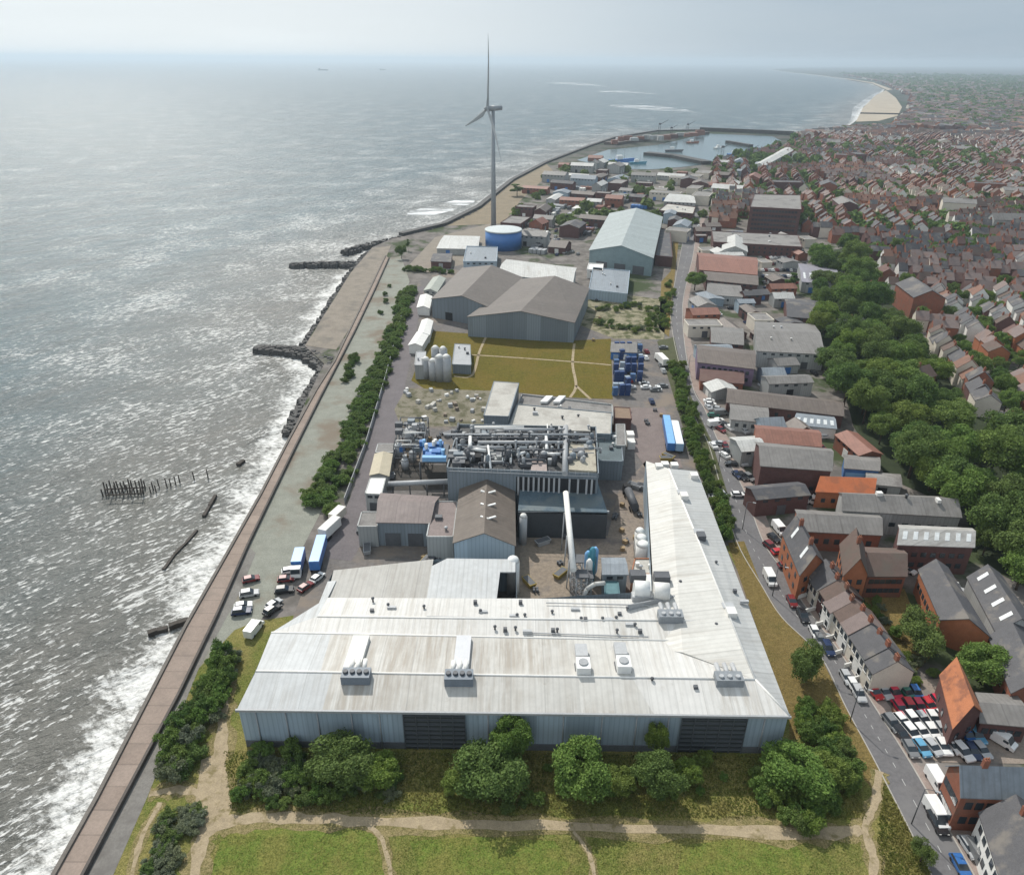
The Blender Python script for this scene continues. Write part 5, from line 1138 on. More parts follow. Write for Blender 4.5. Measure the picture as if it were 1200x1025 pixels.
# the wood
WOOD = [(955,300),(1000,283),(1022,325),(1052,372),(1108,425),(1118,470),(1160,500),(1225,505),(1225,700),(1150,640),(1135,585),(1060,540),(1005,498),(985,440),(962,400)]
ww = [G(*p) for p in WOOD]; x0 = min(p.x for p in ww); x1 = max(p.x for p in ww); y0 = min(p.y for p in ww); y1 = max(p.y for p in ww)
pts = []
for (px,py,a_r,lb,wm_,rm_) in ((1016,352,.3,'pale gabled house standing in a gap of the wood',m_render,m_ptile),(1036,330,1.3,'red brick house at the upper edge of the wood',m_brick,m_rtile),(992,395,.1,'grey-roofed cottage inside the wood behind the long warehouse',m_wrender,m_slate),(1070,455,.5,'brown-roofed house hidden deep among the trees',m_brick,m_btile)):
    p = G(px,py); t = Vector((math.cos(a_r),math.sin(a_r),0)); n_ = Vector((-t.y,t.x,0))
    building('wood_house', lb, 'house', [p-t*6-n_*4, p+t*6-n_*4, p+t*6+n_*4, p-t*6+n_*4], 6, 3, 'u', wm_, rm_, win=(4,2,.8,5.6,1,1.2), chimney=1, world=True); occupy(p.x, p.y-7, 6); occupy(p.x, p.y, 7)
for k in range(9000):
    x, y = rnd.uniform(x0, x1), rnd.uniform(y0, y1)
    if not inpoly(proj(x, y, 8), WOOD): continue
    if not free(x, y, 3.0): continue
    if all((x-a)**2+(y-b_)**2 > (5.6+2.2*rnd.random())**2 for a, b_ in pts) and rnd.random() < (.9 if proj(x,y,8)[1] > 400 else .5): pts.append((x, y))
pts = pts[:230]
for x, y in pts:
    k = rnd.choice((0,1,1,1,2,2,4,4,3)); q = rnd.choice((rnd.uniform(.5,.9),rnd.uniform(.85,1.4)))
    plant('tree', 'leafy tree in the dense wood between the works and the town', 'tree', Vector((x,y,0)), PT[k], q, q*rnd.uniform(.9,1.3), 'trees of the wood')
for x, y in pts: occupy(x, y, 3.5)
# long grass
def tufts(px, n, seed, s=.55):
    r = np.random.RandomState(seed); pp = [G(*p) for p in px]; xs_ = [p.x for p in pp]; ys_ = [p.y for p in pp]; poly = [(p.x,p.y) for p in pp]
    out = []
    while len(out) < n:
        x, y = r.uniform(min(xs_), max(xs_)), r.uniform(min(ys_), max(ys_))
        if inpoly((x,y), poly): out.append((x,y))
    v = []
    for x, y in out:
        a = r.uniform(0, PI); h = s*r.uniform(.3,1.0); w_ = s*r.uniform(.3,.7); dx, dy = math.cos(a)*w_/2, math.sin(a)*w_/2; l = r.uniform(-.3,.3,2)
        v += [(x-dx,y-dy,.03),(x+dx,y+dy,.03),(x+l[0],y+l[1],h)]
    me = bpy.data.meshes.new('long_grass'); me.from_pydata(v, [], [(3*i,3*i+1,3*i+2) for i in range(n)])
    me.materials.append(m_tuft); o = link(bpy.data.objects.new('long_grass', me)); o['kind'] = 'stuff'
m_tuft = grassmat('grass_tufts', (.15,.21,.04), (.31,.275,.10), .1, (.42,.6))
def leafy(m):
    nt = m.node_tree; b = nt.nodes['Principled BSDF']; src = b.inputs['Base Color'].links[0].from_socket
    for l in list(b.inputs['Normal'].links): nt.links.remove(l)
    tr = N(nt, 'ShaderNodeBsdfTranslucent'); nt.links.new(src, tr.inputs[0]); mx = N(nt, 'ShaderNodeMixShader'); mx.inputs[0].default_value = .5
    nt.links.new(b.outputs[0], mx.inputs[1]); nt.links.new(tr.outputs[0], mx.inputs[2]); nt.links.new(mx.outputs[0], nt.nodes['Material Output'].inputs[0])
leafy(m_tuft)
tufts([(262,880),(920,885),(1000,885),(1015,960),(600,957),(270,950)], 26000, 3)
tufts([(250,978),(1010,985),(1010,1040),(240,1040)], 12000, 4, .28)
tufts([(1035,915),(1090,1020),(1090,1040),(1035,1040),(1028,985)], 3000, 5)
# ------------------------------------------------------------------ houses
HM = {}
def house_parts(w, d, h, rh, wm, rm, det):
    key = (w, d, h, rh, wm.name, rm.name, det)
    if key in HM: return HM[key]
    b = MB(); x, y = w/2, d/2
    for p, q in (((-x,-y),(x,-y)),((x,-y),(x,y)),((x,y),(-x,y)),((-x,y),(-x,-y))): b.face([(p[0],p[1],0),(q[0],q[1],0),(q[0],q[1],h),(p[0],p[1],h)])
    b.face([(-x,-y,h),(-x,y,h),(-x,0,h+rh)]); b.face([(x,y,h),(x,-y,h),(x,0,h+rh)])
    r = MB(); o = .3; dz = rh*o/y
    r.slab([(-x-.12,-y-o,h-dz+.05),(x+.12,-y-o,h-dz+.05),(x+.12,0,h+rh+.05),(-x-.12,0,h+rh+.05)], .18); r.slab([(-x-.12,0,h+rh+.05),(x+.12,0,h+rh+.05),(x+.12,y+o,h-dz+.05),(-x-.12,y+o,h-dz+.05)], .18)
    c = MB(); c.box((x*.72,0,h+rh+.35), (1.0,.65,1.7)); c.cur = 1
    for k in (-1,0,1): c.tube((x*.72+k*.28,0,h+rh+1.2),(x*.72+k*.28,0,h+rh+1.6), .1, .09, 6)
    res = [b.mesh('wall', wm), r.mesh('roof', rm), c.mesh('chimney', [m_brick, m_pot])]
    if det:
        a = MB(); a.box((0,0,0),(1.0,.14,1.35)); e = MB(); e.box((0,0,0),(.95,.14,2.05)); res += [a.mesh('window', m_glass), e.mesh('door', m_dgrey)]
        e = MB(); e.box((0,0,.0),(1.2,.2,.1)); res.append(e.mesh('sill', m_wht2))
    HM[key] = res; return res
WALLS = [m_brick, m_obrick, m_render, m_wrender, m_dbrick, m_brick, m_dbrick]; ROOFS = [m_rtile, m_btile, m_slate, m_ptile, m_slate, m_otile, m_rtile, m_btile, m_slate]
WN = {'red_brick':'red brick','orange_brick':'orange brick','pale_render':'cream','white_render':'white','dark_brick':'dark brick'}
RN = {'red_tiles':'red tiled roof','brown_tiles':'brown tiled roof','slate_tiles':'grey slate roof','pinkish_tiles':'pinkish tiled roof','orange_tiles':'orange tiled roof'}
def house(x, y, rz, w, d, h, rh, wm, rm, det, label, group):
    P_ = house_parts(w, d, h, rh, wm, rm, det)
    t = thing('terraced_house', label, 'house', (x, y, 0), rz, group)
    link(bpy.data.objects.new('wall', P_[0]), t); ro = link(bpy.data.objects.new('roof', P_[1]), t); link(bpy.data.objects.new('chimney', P_[2]), ro)
    if det:
        for wx, wz in ((-w*.25,1.6),(-w*.25,4.2),(w*.25,4.2)):
            for s in (-1, 1):
                o = bpy.data.objects.new('window', P_[3]); o.location = (wx*s, s*(d/2+.02), wz); link(o, t)
                q = bpy.data.objects.new('sill', P_[5]); q.location = (0, s*.06, -.72); link(q, o)
        o = bpy.data.objects.new('door', P_[4]); o.location = (w*.25, -d/2-.02, 1.03); link(o, t)
    return t
def terrace(p0, p1, n, d, h, rname, looks):
    p0, p1 = G(*p0), G(*p1); t = (p1-p0); L = t.length; t.normalize(); a = math.atan2(t.y, t.x); w = round(L/n, 2)
    for i in range(n):
        p = p0 + t*(L*(i+.5)/n); wm, rm, dh = looks[i % len(looks)]
        house(p.x + math.sin(a)*rnd.uniform(-.3,.3), p.y, a, w-.04, d, h+dh, 3.0, wm, rm, True, '%s terrace house, %s, %s from the wood end of %s' % (WN[wm.name], RN[rm.name], nth(i), rname), 'houses of ' + rname)
        occupy(p.x, p.y, 5)
terrace((958,690),(1040,812),9,8.2,5.6,'the roadside terrace',[(m_wrender,m_slate,.3),(m_render,m_slate,0),(m_dbrick,m_btile,.2),(m_wrender,m_ptile,-.2),(m_render,m_btile,.1),(m_wrender,m_ptile,.2),(m_render,m_slate,0)])
# keep-out zones for the generated streets (photo pixels)
TOWN = [(838,190),(930,168),(1000,152),(1050,140),(1085,120),(1215,118),(1215,528),(1165,492),(1112,432),(1062,360),(1035,325),(1012,278),(972,278),(935,262),(905,255),(880,262),(832,262)]
cands = []
tbk = random.Random(5); n = 0; tr = 0
while n < 20 and tr < 3000:
    tr += 1; px, py = tbk.uniform(860,1200), tbk.uniform(150,440)
    if not inpoly((px,py), TOWN): continue
    p = G(px,py); L, D_ = tbk.uniform(14,28), tbk.uniform(10,15)
    if not free(p.x, p.y, L*.5): continue
    a = math.radians(76)+tbk.choice((0,PI/2))+tbk.uniform(-.2,.2); t = Vector((math.cos(a),math.sin(a),0)); nn = Vector((-t.y,t.x,0)); fl = tbk.random() < .5
    wl, rf, nm = tbk.choice([(m_dbrick,m_felt,'dark'),(m_brick,m_slate,'red brick'),(m_render,m_felt,'pale'),(m_dbrick,m_slate,'dark slate'),(m_cladp,m_asb,'grey-roofed')])
    if t.y < 0: t = -t; nn = -nn
    q = [p-t*L/2-nn*D_/2, p+t*L/2-nn*D_/2, p+t*L/2+nn*D_/2, p-t*L/2+nn*D_/2]
    building('town_block', '%s larger block standing among the small houses, %s up the town' % (nm, nth(n)), 'block', q, tbk.uniform(7,13), 0 if fl else tbk.uniform(2,4), 'u', wl, rf, 'larger blocks of the town', win=(int(L/4),2,1,7,1.2,1.4), world=True, par=.4); n += 1
U = Vector((math.sin(math.radians(14)), math.cos(math.radians(14)), 0)); Vv = Vector((U.y, -U.x, 0)); org = Vector((120, 250, 0))
rt = random.Random(21); rid = 0
for bu in range(-2, 16):
    for bv in range(-4, 14):
        o_ = org + U*(bu*80) + Vv*(bv*66); along = rt.random() < .6; col_ = rt.choice(ROOFS); wal = rt.choice(WALLS); ja = rt.uniform(-.22,.22)
        for k in range(4 if along else 5):
            rid += 1; x = 0
            while x < (76 if along else 61):
                w_ = rt.choice((4.8,5.2,5.6,6.4,8.4)); gap = rt.random() < .09
                q = o_ + (U*(x+w_/2) + Vv*(k*15.5+rt.uniform(-1.3,1.3)+5) if along else Vv*(x+w_/2) + U*(k*15.5+rt.uniform(-1.3,1.3)+5))
                x += w_ + (rt.uniform(2,7) if gap else 0)
                if gap: continue
                pr = proj(q.x, q.y, 4)
                if not (-30 < pr[0] < 1222) or not inpoly(pr, TOWN): continue
                if not free(q.x, q.y, 3.2): continue
                dd = math.hypot(q.x, q.y)
                a = (math.atan2(U.y,U.x) if along else math.atan2(Vv.y,Vv.x)) + ja + (PI if k % 2 else 0)
                cands.append((dd, q.x, q.y, a, w_, rt.choice((7.2,8.2)), rt.choice((5.2,5.6,6.2,7.6)), rt.choice((2.6,3.2,3.8)), wal if rt.random()<.6 else rt.choice(WALLS), col_ if rt.random()<.55 else rt.choice(ROOFS), rid))
cands.sort(key=lambda c: c[0])
NH = 285
cnt = {}
for c in cands[:NH]:
    dd, x, y, a, w_, d_h, h_, rh_, wm, rm, rw = c
    kk = (wm.name, rm.name); cnt[kk] = cnt.get(kk, 0)+1
    lb = '%s house with %s, %s nearest of its kind beyond the wood' % (WN[wm.name], RN[rm.name], nth(cnt[kk]-1))
    house(x, y, a, w_, d_h, h_, rh_, wm, rm, False, lb, '%s houses with %s' % (WN[wm.name], RN[rm.name]))
    occupy(x, y, 4)
# everything farther out: one mass of houses
mi_ = {m.name: i for i, m in enumerate(WALLS[:5]+ROOFS[:4]+[m_otile])}; allm = [m_brick,m_obrick,m_render,m_wrender,m_dbrick,m_rtile,m_btile,m_slate,m_ptile,m_otile,m_felt,m_felt2]
IX = {m.name: i for i, m in enumerate(allm)}
town = MB()
def far_house(x, y, a, w_, d_, h_, rh_, wm, rm):
    ca, sa = math.cos(a), math.sin(a); T = lambda px, py, pz: (x+px*ca-py*sa, y+px*sa+py*ca, pz)
    X_, Y_ = w_/2, d_/2; town.cur = IX[wm.name]
    for p, q in (((-X_,-Y_),(X_,-Y_)),((X_,-Y_),(X_,Y_)),((X_,Y_),(-X_,Y_)),((-X_,Y_),(-X_,-Y_))): town.face([T(p[0],p[1],0),T(q[0],q[1],0),T(q[0],q[1],h_),T(p[0],p[1],h_)])
    if rh_ > 0:
        town.face([T(-X_,-Y_,h_),T(-X_,Y_,h_),T(-X_,0,h_+rh_)]); town.face([T(X_,Y_,h_),T(X_,-Y_,h_),T(X_,0,h_+rh_)]); town.cur = IX[rm.name]
        town.face([T(-X_,-Y_-.2,h_),T(X_,-Y_-.2,h_),T(X_,0,h_+rh_),T(-X_,0,h_+rh_)]); town.face([T(-X_,0,h_+rh_),T(X_,0,h_+rh_),T(X_,Y_+.2,h_),T(-X_,Y_+.2,h_)])
        if w_ < 12 and x*x+y*y < 1400**2:
            town.cur = 0; q = T(X_*.7,0,h_+rh_+.3); town.box(q, (.9,.7,1.8), a)
    else:
        town.cur = IX[rm.name]; town.face([T(-X_,-Y_,h_),T(X_,-Y_,h_),T(X_,Y_,h_),T(-X_,Y_,h_)])
for c in cands[NH:]: far_house(*c[1:10])
FAR = [(925,163),(1000,153),(1048,152),(1070,132),(1072,114),(1052,104),(1036,97),(1000,90),(975,86),(1215,83),(1215,160),(1085,150)]
k = 0; tries = 0
while k < 7000 and tries < 200000:
    tries += 1
    dd = 1250*math.exp(rt.random()**1.2*1.9); a = math.radians(rt.uniform(8, 36)); x, y = dd*math.sin(a), dd*math.cos(a)
    pr = proj(x, y, 0)
    if not inpoly(pr, FAR) : continue
    k += 1; big = rt.random() < .05
    far_house(x, y, rt.choice((0.2,1.77,.5))+rt.uniform(-.1,.1), rt.uniform(8,24)*(1+dd/2500) if not big else rt.uniform(30,70), rt.uniform(7,10)*(1+dd/6000) if not big else rt.uniform(15,30), rt.uniform(5,8), 0 if big else rt.uniform(2,4), rt.choice(WALLS), rt.choice((m_felt,m_felt2)) if big else rt.choice(ROOFS))
o = town.build('distant_town', allm); o['kind'] = 'stuff'; tag(o, 'mass of red and grey roofed houses running off to the horizon')
# far trees : one mass, leafy clumps
ZONE0 = [(600,262),(640,205),(690,182),(730,200),(880,195),(905,215),(830,245),(800,290),(692,280),(640,300)]
def far_trees(n, zone, rmin, rmax, per, seed, chk=False):
    r = np.random.RandomState(seed); V_ = []; tr = 0; m = 0
    while m < n and tr < n*60:
        tr += 1; dd = rmin*math.exp(r.rand()*math.log(rmax/rmin)); a = math.radians(r.uniform(-2, 37)); x, y = dd*math.sin(a), dd*math.cos(a)
        if not inpoly(proj(x, y, 0), zone): continue
        if chk and not free(x, y, 2.5): continue
        m += 1; R = r.uniform(2.5, 6.0)*(1 if dd < 1000 else 1+dd/4500)
        s = R*.42; d = r.normal(size=(per,3)); d /= np.linalg.norm(d,axis=1)[:,None]; d[:,2] = np.abs(d[:,2])*1.1+.1
        c = np.array([x,y,R*.35]) + d*R*r.uniform(.6,1.05,(per,1))*np.array([1,1,.85])
        u = r.normal(size=(per,3)); u /= np.linalg.norm(u,axis=1)[:,None]; v_ = np.cross(u, d); v_ /= np.linalg.norm(v_,axis=1)[:,None]
        V_.append(np.stack([c-u*s-v_*s*.6, c+u*s-v_*s*.5, c+u*s*.7+v_*s, c-u*s+v_*s*.8], 1).reshape(-1,3))
    V_ = np.concatenate(V_); nf = len(V_)//4
    me = bpy.data.meshes.new('distant_trees'); me.from_pydata(V_.tolist(), [], [(4*i,4*i+1,4*i+2,4*i+3) for i in range(nf)]); me.materials.append(L2)
    o = link(bpy.data.objects.new('distant_trees', me)); o['kind'] = 'stuff'
far_trees(1000, TOWN, 540, 1350, 70, 41)
far_trees(70, ZONE0, 560, 1150, 70, 43, True)
gt = 0; tr = 0
while gt < 90 and tr < 9000:
    tr += 1; dd = rt.uniform(270, 570); a = math.radians(rt.uniform(5, 37)); x, y = dd*math.sin(a), dd*math.cos(a)
    if not inpoly(proj(x, y, 0), TOWN) or not free(x, y, 2.2): continue
    q = rt.uniform(.35,.75); gt += 1; occupy(x, y, q*3.5)
    plant('garden_tree', 'bushy tree growing in a garden between the packed houses', 'tree', Vector((x,y,0)), PT[rt.choice((0,1,2,4))], q, q*rt.uniform(.9,1.3), 'garden trees of the town')
far_trees(2600, FAR, 1200, 9000, 34, 42)
# ------------------------------------------------------------------ industrial quarter between the shed, the harbour and the road
ZONE = [(600,262),(640,205),(690,182),(730,200),(765,203),(800,198),(880,190),(905,196),(880,226),(830,236),(812,248),(800,290),(790,292),(776,250),(715,246),(692,280),(672,300),(640,300),(620,285)]
n = 0; tr = 0; ri = random.Random(33); looks = [(m_cladp,m_asb,'grey-roofed'),(m_dbrick,m_slate,'slate-roofed'),(m_brick,m_redsheet,'rust-roofed'),(m_cladp,m_pale,'pale-roofed'),(m_clad,m_bsheet,'blue-grey roofed'),(m_dbrick,m_asbb,'brown-roofed'),(m_render,m_felt,'flat-roofed'),(m_dbrick,m_felt,'dark flat-roofed')]
while n < 64 and tr < 6000:
    tr += 1; px, py = ri.uniform(598,905), ri.uniform(180,300)
    if not inpoly((px,py), ZONE): continue
    p = G(px, py); L, D_ = ri.uniform(10,30), ri.uniform(8,16)
    if not free(p.x, p.y, L*.48): continue
    a = ri.choice((-.35,1.2))+ri.uniform(-.1,.1); t = Vector((math.cos(a),math.sin(a),0)); nn = Vector((-t.y,t.x,0)); wl, rf, nm = ri.choice(looks); fl = 'flat' in nm
    q = [p-t*L/2-nn*D_/2, p+t*L/2-nn*D_/2, p+t*L/2+nn*D_/2, p-t*L/2+nn*D_/2]
    cnt[nm] = cnt.get(nm,0)+1
    building('harbour_unit', '%s industrial unit between turbine and harbour, %s of its kind from the road' % (nm, nth(cnt[nm]-1)), 'industrial unit', q, ri.uniform(4,8), 0 if fl else ri.uniform(1.2,3), 'u', wl, rf, nm+' units of the harbour quarter', world=True, par=.3)
    n += 1
ZONE2 = [(812,250),(905,252),(960,300),(962,405),(985,450),(1000,505),(1050,555),(900,600),(850,500),(818,440),(812,360),(820,300)]
n = 0; tr = 0
while n < 40 and tr < 6000:
    tr += 1; px, py = ri.uniform(812,1050), ri.uniform(250,600)
    if not inpoly((px,py), ZONE2): continue
    p = G(px, py); L, D_ = ri.uniform(7,18), ri.uniform(6,11)
    if not free(p.x, p.y, L*.5): continue
    a = ri.choice((.1,-1.4))+ri.uniform(-.08,.08); t = Vector((math.cos(a),math.sin(a),0)); nn = Vector((-t.y,t.x,0)); wl, rf, nm = ri.choice(looks); fl = 'flat' in nm
    q = [p-t*L/2-nn*D_/2, p+t*L/2-nn*D_/2, p+t*L/2+nn*D_/2, p-t*L/2+nn*D_/2]
    building('small_unit', 'small %s unit squeezed between the larger works beside the road' % nm, 'industrial unit', q, ri.uniform(3,6), 0 if fl else ri.uniform(.8,2.2), 'u', wl, rf, 'small '+nm+' units beside the road', world=True, par=.3)
    n += 1
# ------------------------------------------------------------------ containers stacked in the open yards
CT = {}
def container(x, y, rz, nm, m, L, label, group):
    key = (nm, L)
    if key not in CT:
        b = MB(); b.box((0,0,1.3),(L,2.4,2.6))
        for k in range(int(L/.6)):
            for s_ in (-1,1): b.box((-L/2+.3+k*.6, s_*1.22, 1.3),(.25,.06,2.4))
        CT[key] = b.mesh('shipping_container', m)
    o = bpy.data.objects.new('shipping_container', CT[key]); o.location = (x,y,.05); o.rotation_euler = (0,0,rz); link(o); tag(o, label, 'container', group)
CC = [('white',m_wht2),('blue',m_blue),('rust red',m_redsheet),('grey',m_grey),('pale blue',m_bsheet),('dark',m_dgrey)]
YARD = [(622,262),(650,225),(690,205),(740,215),(790,205),(830,200),(800,245),(776,252),(715,248),(692,285),(676,300),(640,302),(618,288)]
n = 0; tr = 0
while n < 130 and tr < 8000:
    tr += 1; px, py = ri.uniform(600,850), ri.uniform(195,312)
    if not inpoly((px,py), YARD): continue
    p = G(px, py)
    if not free(p.x, p.y, 2.5): continue
    nm, m_ = ri.choice(CC); a = ri.choice((-.35,1.2,1.2)); k_ = ri.randint(1,5); L = ri.choice((6,6,12))
    for j_ in range(k_):
        x, y = p.x - math.sin(a)*2.9*j_, p.y + math.cos(a)*2.9*j_
        if free(x, y, 1.5): container(x, y, a, nm, m_, L, '%s container standing in the open yards between turbine and great shed' % nm, nm+' containers of the open yards'); n += 1
# ------------------------------------------------------------------ vehicles
CP = {}
def car_mesh(colname, col, kind):
    key = (colname, kind)
    if key in CP: return CP[key]
    m = paint('car_'+colname, col, .25, .6)
    L, W, H = {'car':(4.1,1.75,1.45),'van':(5.4,2.0,2.3),'suv':(4.5,1.85,1.7)}[kind]
    b = MB()
    if kind == 'van': prof = [(-L/2,.35),(-L/2,H*.97),(-L/2+.1,H),(L*.22,H),(L*.36,1.25),(L*.49,1.0),(L/2,.8),(L/2,.35)]; cab = [(L*.225,H*.96),(L*.355,1.28)]
    else: prof = [(-L/2,.35),(-L/2,.8),(-L*.47,.92),(L*.2,.95),(L*.46,.82),(L/2,.65),(L/2,.35)]
    def extrude(b_, prof, W, inset=0):
        k = len(b_.v); n_ = len(prof)
        for s in (-1,1):
            for x, z in prof: b_.v.append((x, s*W/2, z))
        for i in range(n_):
            j = (i+1) % n_; b_.f.append((k+j,k+i,k+n_+i,k+n_+j)); b_.mi.append(b_.cur); b_.sm.append(False)
        b_.f.append(tuple(k+i for i in range(n_))); b_.f.append(tuple(k+n_+i for i in reversed(range(n_)))); b_.mi += [b_.cur]*2; b_.sm += [False]*2
    extrude(b, prof, W)
    g = MB()
    if kind == 'van':
        p0, p1 = cab; g.hexa([(p0[0]+.02,-W*.46,p0[1]-.1),(p1[0]+.03,-W*.46,p1[1]),(p1[0]+.03,W*.46,p1[1]),(p0[0]+.02,W*.46,p0[1]-.1),(p0[0]+.06,-W*.44,p0[1]),(p1[0]+.09,-W*.46,p1[1]+.05),(p1[0]+.09,W*.46,p1[1]+.05),(p0[0]+.06,W*.44,p0[1])])
        for s in (-1,1): g.box((L*.2, s*(W/2+.005), 1.65), (.9,.03,.55))
    else:
        hs = H; e = .78
        x0, x1 = (-L*.46, L*.24); g.hexa([(x0,-W*.47,.9),(x1,-W*.47,.93),(x1,W*.47,.93),(x0,W*.47,.9),(x0+.35,-W*.39,hs-.04),(x1-.75,-W*.39,hs-.04),(x1-.75,W*.39,hs-.04),(x0+.35,W*.39,hs-.04)])
        b.hexa([(x0+.33,-W*.40,hs-.06),(x1-.72,-W*.40,hs-.06),(x1-.72,W*.40,hs-.06),(x0+.33,W*.40,hs-.06),(x0+.42,-W*.37,hs),(x1-.85,-W*.37,hs),(x1-.85,W*.37,hs),(x0+.42,W*.37,hs)])
    wl = MB(); wl.tube((0,-.11,0),(0,.11,0), .33,.33,12)
    hl = MB(); hl.box((0,0,0), (.06,.34,.14))
    CP[key] = (b.mesh('body', m), g.mesh('window', m_glass), wl.mesh('wheel', m_black), hl.mesh('headlight', m_wht2), L, W); return CP[key]
COLS = {'white':(.75,.75,.74),'silver':(.42,.43,.44),'grey':(.18,.185,.19),'black':(.022,.022,.025),'red':(.46,.025,.03),'dark_red':(.17,.022,.025),'blue':(.035,.13,.36),'pale_blue':(.12,.33,.50),'green':(.04,.16,.12),'navy':(.02,.035,.09),'crimson':(.55,.03,.07)}
def car(px, py, col, kind, rz, label, det=True, group=None):
    P_ = car_mesh(col, COLS[col], kind); p = G(px, py, .7); z = .135 if False else .08
    t = thing('parked_'+('van' if kind == 'van' else 'car'), label, 'van' if kind == 'van' else 'car', (p.x, p.y, z), rz, group)
    link(bpy.data.objects.new('body', P_[0]), t); link(bpy.data.objects.new('window', P_[1]), t)
    if det:
        L, W = P_[4], P_[5]
        for sx in (-.31,.31):
            for s in (-1,1):
                o = bpy.data.objects.new('wheel', P_[2]); o.location = (sx*L, s*(W/2-.1), .33); link(o, t)
        for s in (-1,1):
            o = bpy.data.objects.new('headlight', P_[3]); o.location = (L/2, s*W*.36, .66 if kind != 'van' else .75); link(o, t)
    return t
cn_ = lambda c: c.replace('_', ' ')
KD = {'car':'hatchback','van':'van','suv':'estate car'}
lot = [(1,[('red',150,300),('silver',218,300),('crimson',286,303),('green',378,305),('blue',442,305)]),(2,[('crimson',330,412),('red',398,408),('crimson',466,400),('red',534,393),('crimson',602,384)]),
 (3,[('grey',272,520),('white',345,506),('white',418,498),('silver',490,492),('white',562,486),('white',634,480)]),(4,[('black',338,592),('white',410,585),('white',482,578),('white',554,574),('silver',626,568),('white',694,512)]),
 (5,[('grey',402,700),('pale_blue',482,694),('silver',560,690),('white',634,684),('white',706,676)]),(6,[('blue',800,602),('pale_blue',862,600),('white',770,720),('navy',838,715),('silver',902,708)])]
rn = {1:'back',2:'second',3:'third',4:'fourth',5:'front',6:'sideways'}
for r_, cs in lot:
    for i, (c, x, y) in enumerate(cs):
        car(1000+x/6, 760+y/6, c, rnd.choice(('car','car','suv')), -1.45+rnd.uniform(-.14,.14), '%s car %s from the road in the %s row of the dealer lot' % (cn_(c), nth(i), rn[r_]), True, 'cars on the dealer lot')
car(1172,866,'white','van',-.9,'lone white van parked right of the dealer lot near the low workshop')
RA = math.atan2(*(lambda a, b_: (a.y-b_.y, a.x-b_.x))(G(1030,860), G(960,735)))
car(902,678,'white','van',RA,'white van driving on the open stretch of road')
for i, (x, y, c, k, wh) in enumerate(((928,704,'dark_red','car','at the upper end of the terrace'),(941,721,'black','suv','at the second house of the terrace'),(955,740,'white','car','in the middle of the terrace'),(961,749,'grey','car','just below the middle of the terrace'),(970,759,'navy','suv','before the cream terrace house'),(992,793,'silver','car','at the lower end of the terrace'),(1000,802,'white','car','past the terrace end'),(1006,812,'silver','suv','at the mouth of the car lot'),(1097,954,'white','van','outside the corner building'),(1099,963,'black','suv','behind the white van at the corner building'),(1136,992,'silver','car','outside the white-walled house'),(1126,1014,'blue','car','by the white-walled house near the bottom of the road'),(1098,917,'white','van','on the forecourt of the corner building'),(1148,1005,'grey','van','beside the white-walled house'))):
    car(x, y, c, k, RA+rnd.uniform(-.05,.05), '%s %s parked %s beside the road' % (cn_(c), KD[k], wh))
i = 0
for x, y, c, k in ((833,473,'white','car'),(838,478,'silver','car'),(845,484,'grey','van'),(836,486,'green','car'),(842,492,'white','car'),(850,497,'black','car'),(838,497,'white','van'),(845,503,'dark_red','car'),(842,519,'silver','car'),(850,522,'dark_red','car'),(853,530,'black','suv'),(862,530,'grey','car'),(869,541,'silver','van'),(857,543,'black','car'),(864,556,'navy','car'),(870,558,'black','suv'),(878,559,'grey','suv'),(865,579,'white','car'),(878,581,'white','car'),(896,577,'white','van'),(902,588,'silver','van'),(913,620,'white','van'),(907,630,'black','car'),(903,640,'dark_red','suv'),(913,646,'red','car'),(921,662,'dark_red','car'),(956,588,'white','van'),(962,581,'white','car')):
    car(x, y, c, k, rnd.choice((.1,-1.3,2.9))+rnd.uniform(-.2,.2), '%s %s, %s vehicle down the roadside yards between the works' % (cn_(c), KD[k], nth(i)), True, 'vehicles in the roadside yards'); i += 1
for i, (x, y, c, k, r_, wh) in enumerate(((294,678,'dark_red','car',.4,'alone at the top of the gravel car park'),(292,695,'silver','suv',.3,'below the dark red car on the gravel'),(285,709,'white','car',.3,'beside a navy car on the gravel'),(283,716,'navy','suv',.2,'at the edge of the gravel next to the promenade wall'),(321,707,'silver','car',1.0,'in the pair on the middle of the gravel'),(319,714,'black','suv',1.0,'in front of the pair on the middle of the gravel'),(298,737,'white','van',1.35,'on the gravel closest to the factory corner'),(333,691,'black','suv',.2,'behind the blue lorry'),(335,678,'dark_red','car',.2,'between the lorry and its trailer'),(340,668,'white','car',.3,'beside the blue lorry cab'),(372,676,'white','car',1.1,'behind the long blue trailer'),(358,687,'dark_red','car',1.0,'against the fence below the blue trailer'))):
    car(x, y, c, k, r_, '%s %s parked %s' % (cn_(c), KD[k], wh))
for i, (x, y, c) in enumerate(((1113,687,'white'),(1122,690,'white'),(1128,694,'silver'),(1108,698,'silver'),(1118,704,'white'),(1133,700,'grey'),(1160,735,'navy'),(1166,745,'silver'),(1174,757,'white'),(1040,600,'white'),(1064,667,'white'))):
    car(x, y, c, 'car' if i % 3 else 'van', -1.0+rnd.uniform(-.3,.3), '%s vehicle, %s of those squeezed between the slate-roofed ranges' % (cn_(c), nth(i)), True, 'vehicles between the slate-roofed ranges')
